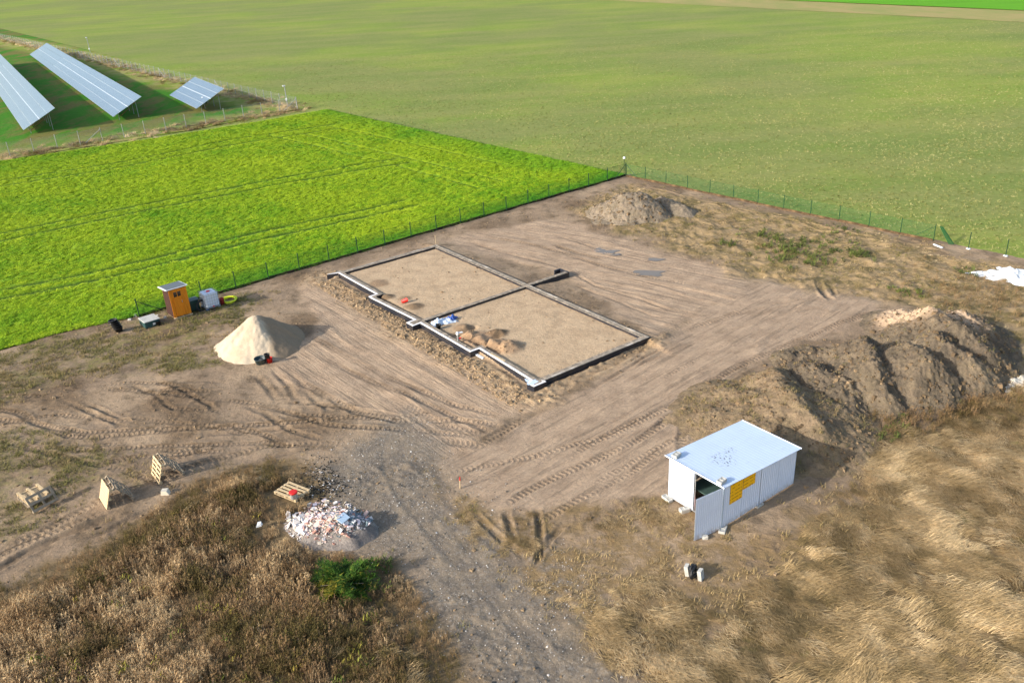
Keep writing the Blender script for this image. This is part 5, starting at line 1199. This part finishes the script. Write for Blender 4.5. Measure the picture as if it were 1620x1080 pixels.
# two tents of leaning pallets
def tent(px0, py0, px1, py1, steep, shallow, mats, labels, n1, gap1):
    a, b = on(px0, py0), on(px1, py1); U = (b-a); U.z = 0; U.normalize(); R_ = Vector((-U.y, U.x, 0)); R_ = R_ if R_.x > 0 else -R_   # to the right of the view
    V1 = R_*math.cos(steep)+Vector((0, 0, math.sin(steep))); N1 = U.cross(V1)
    if N1.dot(R_) > 0: U1, P1 = -U, b
    else: U1, P1 = U, a
    pallet('pallet', labels[0], P1, U1, V1, 1.2, .95, mats[0], gap1, n=n1)
    base2 = a+R_*(math.cos(steep)*.95+math.cos(shallow)*1.1-.02); V2 = -R_*math.cos(shallow)+Vector((0, 0, math.sin(shallow)))
    P2 = base2-U*.05; U2 = U
    if U2.cross(V2).dot(R_) < 0: U2, P2 = -U, P2+U*1.25
    pallet('pallet', labels[1], P2+Vector((0, 0, .02)), U2, V2, 1.25, 1.1, mats[1], .45, n=6)
tent(162, 786, 174, 805, math.radians(70), math.radians(52), (M_WOOD, M_WOODG), ('closely boarded pale pallet facing left in the leaning pair beside the pallet stack', 'dark pallet at the back of the leaning pair beside the pallet stack'), 7, .06)
tent(244, 748, 257, 766, math.radians(72), math.radians(50), (M_WOOD, M_WOODG), ('open slatted pallet facing left in the leaning pair farther from the stack', 'dark pallet at the back of the slatted leaning pair'), 5, .42)
mb = MB(); random.seed(9); rock(mb, .20); o = link('boulder', mb.mesh('boulder', simple('white_stone', lin(214, 202, 180), .9, .1, var=.15, sc=4, bump=.4))); o.location = on(262, 781, .10); tag(o, 'single pale boulder on the bare ground between the pallets', 'stone')
mb = MB(); random.seed(12); rock(mb, .14); o = link('white_chunk', mb.mesh('white_chunk', M_TARP)); o.location = on(412, 837, .28); tag(o, 'white chunk lying in the weeds left of the rubble', 'rubble')

# ------------------------------------------------------------------ rubble heap
RC = G(520, 838); SEG_RUB = [((500, 818, .5), (530, 815, .85), .9), ((530, 815, .85), (562, 824, .6), .9), ((468, 828, .2), (500, 822, .45), .7), ((505, 835, .5), (550, 840, .45), .8)]
M_RUBB = soil_mat('rubble_dust', lin(150, 140, 130), lin(120, 112, 106), lin(160, 150, 140))
rt = heap('rubble_heap', 'heap of white and pink demolition rubble beside the gravel track', 'rubble heap', SEG_RUB, M_RUBB, .05, 281, .06)
rcol = [simple('rubble_'+n_, c_, .9, .15, var=.12, sc=8, dirt=lin(150, 140, 128), dirtamt=.25) for n_, c_ in (('white', lin(222, 214, 206)), ('cream', lin(214, 200, 178)), ('pink', lin(206, 178, 166)), ('brick', lin(178, 132, 116)), ('grey', lin(160, 160, 160)), ('slate', lin(104, 120, 126)), ('lilac', lin(200, 188, 192)))]
def chip(mb, s, M=None):
    a = random.uniform(.6, 1.2)*s; b = random.uniform(.4, 1.0)*s; c = random.uniform(.12, .4)*s; n = random.choice((4, 5, 6)); ph = random.uniform(0, 6)
    r = [(a*math.cos(ph+2*math.pi*i/n)*random.uniform(.75, 1.1), b*math.sin(ph+2*math.pi*i/n)*random.uniform(.75, 1.1)) for i in range(n)]
    mb.add([(x, y, -c/2) for x, y in r]+[(x*.92, y*.92, c/2) for x, y in r], [tuple(reversed(range(n))), tuple(range(n, 2*n))]+[(i, (i+1) % n, n+(i+1) % n, n+i) for i in range(n)], M)
random.seed(77); chips = []
for ci in range(7):
    row_ = []
    for j in range(4): mb = MB(); chip(mb, 1.0); row_.append(mb.mesh('rubble_piece', rcol[ci]))
    chips.append(row_)
stf = [MB() for _ in range(7)]
c0, c1 = G(448, 830), G(588, 832); cand = []
while len(cand) < 2600:
    px, py = random.gauss(520, 36), random.gauss(829, 17)
    e = ((px-520)/70)**2+((py-829)/36)**2
    if e > 1: continue
    if px < 480 and py < 808+(480-px)*.4: continue
    cand.append((px, py))
P_ = np.array([G(a, b)[:2] for a, b in cand]); H0 = heap_h(P_[:, 0], P_[:, 1], SEG_RUB, 281, .06); T0 = terrain(P_[:, 0], P_[:, 1])[0]
for i, (px, py) in enumerate(cand):
    x, y = P_[i]; z = max(H0[i]+.03, T0[i])+random.uniform(.0, .05)
    if px < 480: w_ = (8, 4, .5, .3, 1, .2, 2)
    elif px > 552: w_ = (2, .5, 1, .6, 4, 6, 3)
    elif py > 838: w_ = (2, 1.5, 4, 3.0, 2, 1, 2)
    else: w_ = (4, 2.5, 6, 3.0, 1.2, .5, 2)
    ci = random.choices(range(7), w_)[0]; big = i < 300
    s = random.uniform(.09, .20) if big else random.uniform(.025, .075)
    if big and px < 485 and random.random() < .3: s = random.uniform(.22, .36); ci = 0
    rot = Euler((random.gauss(0, .45), random.gauss(0, .45), random.uniform(0, 6.28)))
    if big: o = link('rubble_piece', random.choice(chips[ci]), rt, (x, y, z+.02), rot); o.scale = (s, s, s)
    else: chip(stf[ci], s, Matrix.Translation((x, y, z)) @ rot.to_matrix().to_4x4())
_all = MB(); ms = []; idx = []
for ci in range(7): idx += [ci]*len(stf[ci].f); _all.add(stf[ci].v, stf[ci].f)
me = _all.mesh('rubble_fragments', rcol); me.polygons.foreach_set('material_index', idx); o = link('rubble_fragments', me, rt); o['kind'] = 'stuff'
mb = MB(); mb.box((0, 0, 0), (.46, .38, .03), bev=.01); o = link('blue_slab', mb.mesh('blue_slab', simple('pale_blue_board', lin(168, 188, 204), .5, .3, var=.08)), rt); pp = G(547, 846); hh = float(heap_h(np.array([pp[0]]), np.array([pp[1]]), SEG_RUB, 281, .06)[0]); o.location = (pp[0], pp[1], hh+.14); o.rotation_euler = (.35, -.1, .9); o['label'] = 'pale blue flat slab'
# burnt debris strewn above the heap
SEG_ASH = [((505, 775, .15), (530, 775, .15), .18), ((515, 760, .12), (510, 745, .06), .18)]
X = []; random.seed(5); mb = MB(); mb2 = MB()
for i in range(620):
    px, py = random.gauss(512, 20), random.gauss(768, 19); p = G(px, py); X.append((p[0], p[1]))
X = np.array(X); zz = terrain(X[:, 0], X[:, 1])[0]
for i, (a, b) in enumerate(X):
    M = Matrix.Translation((a, b, zz[i]+random.uniform(.0, .06))) @ Euler((random.gauss(0, .4), random.gauss(0, .4), random.uniform(0, 6.28))).to_matrix().to_4x4()
    chip(mb if random.random() < .9 else mb2, random.uniform(.02, .065), M)
_all = MB(); _all.add(mb.v, mb.f); _all.add(mb2.v, mb2.f); me = _all.mesh('burnt_debris', [simple('charred', lin(44, 44, 42), .95, .1, var=.4), rcol[0]]); me.polygons.foreach_set('material_index', [0]*len(mb.f)+[1]*len(mb2.f)); o = link('burnt_debris', me); tag(o, 'scatter of burnt black debris with white flakes above the rubble heap', 'debris'); o['kind'] = 'stuff'

# ------------------------------------------------------------------ green juniper
k = NM('juniper_foliage', .8, .15); f_ = k.noise(3.2, 3, .6); c = k.mix(k.ramp(f_, .35, .65), lin(34, 60, 20), lin(70, 100, 30)); c = k.mix(k.at('dry'), c, lin(138, 128, 44)); k.col(k.val(c, k.noise(18, 2), .7, 1.3)); M_JUN = k.m
bc = on(545, 930); t = thing('juniper_bush', 'spreading bright green juniper bush standing in the brown weeds', 'bush', bc)
mb = MB(); random.seed(21); dry = []
# branch arcs that carry flat sprays
for b_ in range(120):
    az = random.uniform(0, 2*math.pi); R0 = random.uniform(.35, 1.0); ex = 1.3*R0; ey = 1.45*R0; hh = random.uniform(.35, .85)
    m = 13
    for i in range(m):
        f0 = (i+1)/m; px = math.cos(az)*ex*f0; py = math.sin(az)*ey*f0; pz = hh*math.sin(min(1, f0*1.15)*math.pi*.62)*(.6+.4*math.sin(az*3))+.05
        d_ = 1 if (math.cos(az-3.9) > .75 and f0 > .5) else 0
        for q in range(9):
            n0 = len(mb.v); blade(mb, (px+random.gauss(0, .06), py+random.gauss(0, .06), pz+random.gauss(0, .05)), az+random.gauss(0, .9), random.uniform(.08, .2), random.uniform(.02, .045), random.uniform(.7, 1.6), random.uniform(.1, .7), 2)
            dv = 1.0 if (d_ and random.random() < .75) else (.0 if random.random() < .9 else .6); dry += [dv]*(len(mb.v)-n0)
me = mb.mesh('foliage', M_JUN); fattr(me, 'dry', dry); link('foliage', me, t)
mb = MB()
for b_ in range(14): az = b_*.45; mb.tube([(0, 0, 0), (math.cos(az)*.4, math.sin(az)*.35, .35), (math.cos(az)*.9, math.sin(az)*.7, .45)], [.03, .02, .008], 5)
part('stem', mb, M_WOODG, t)
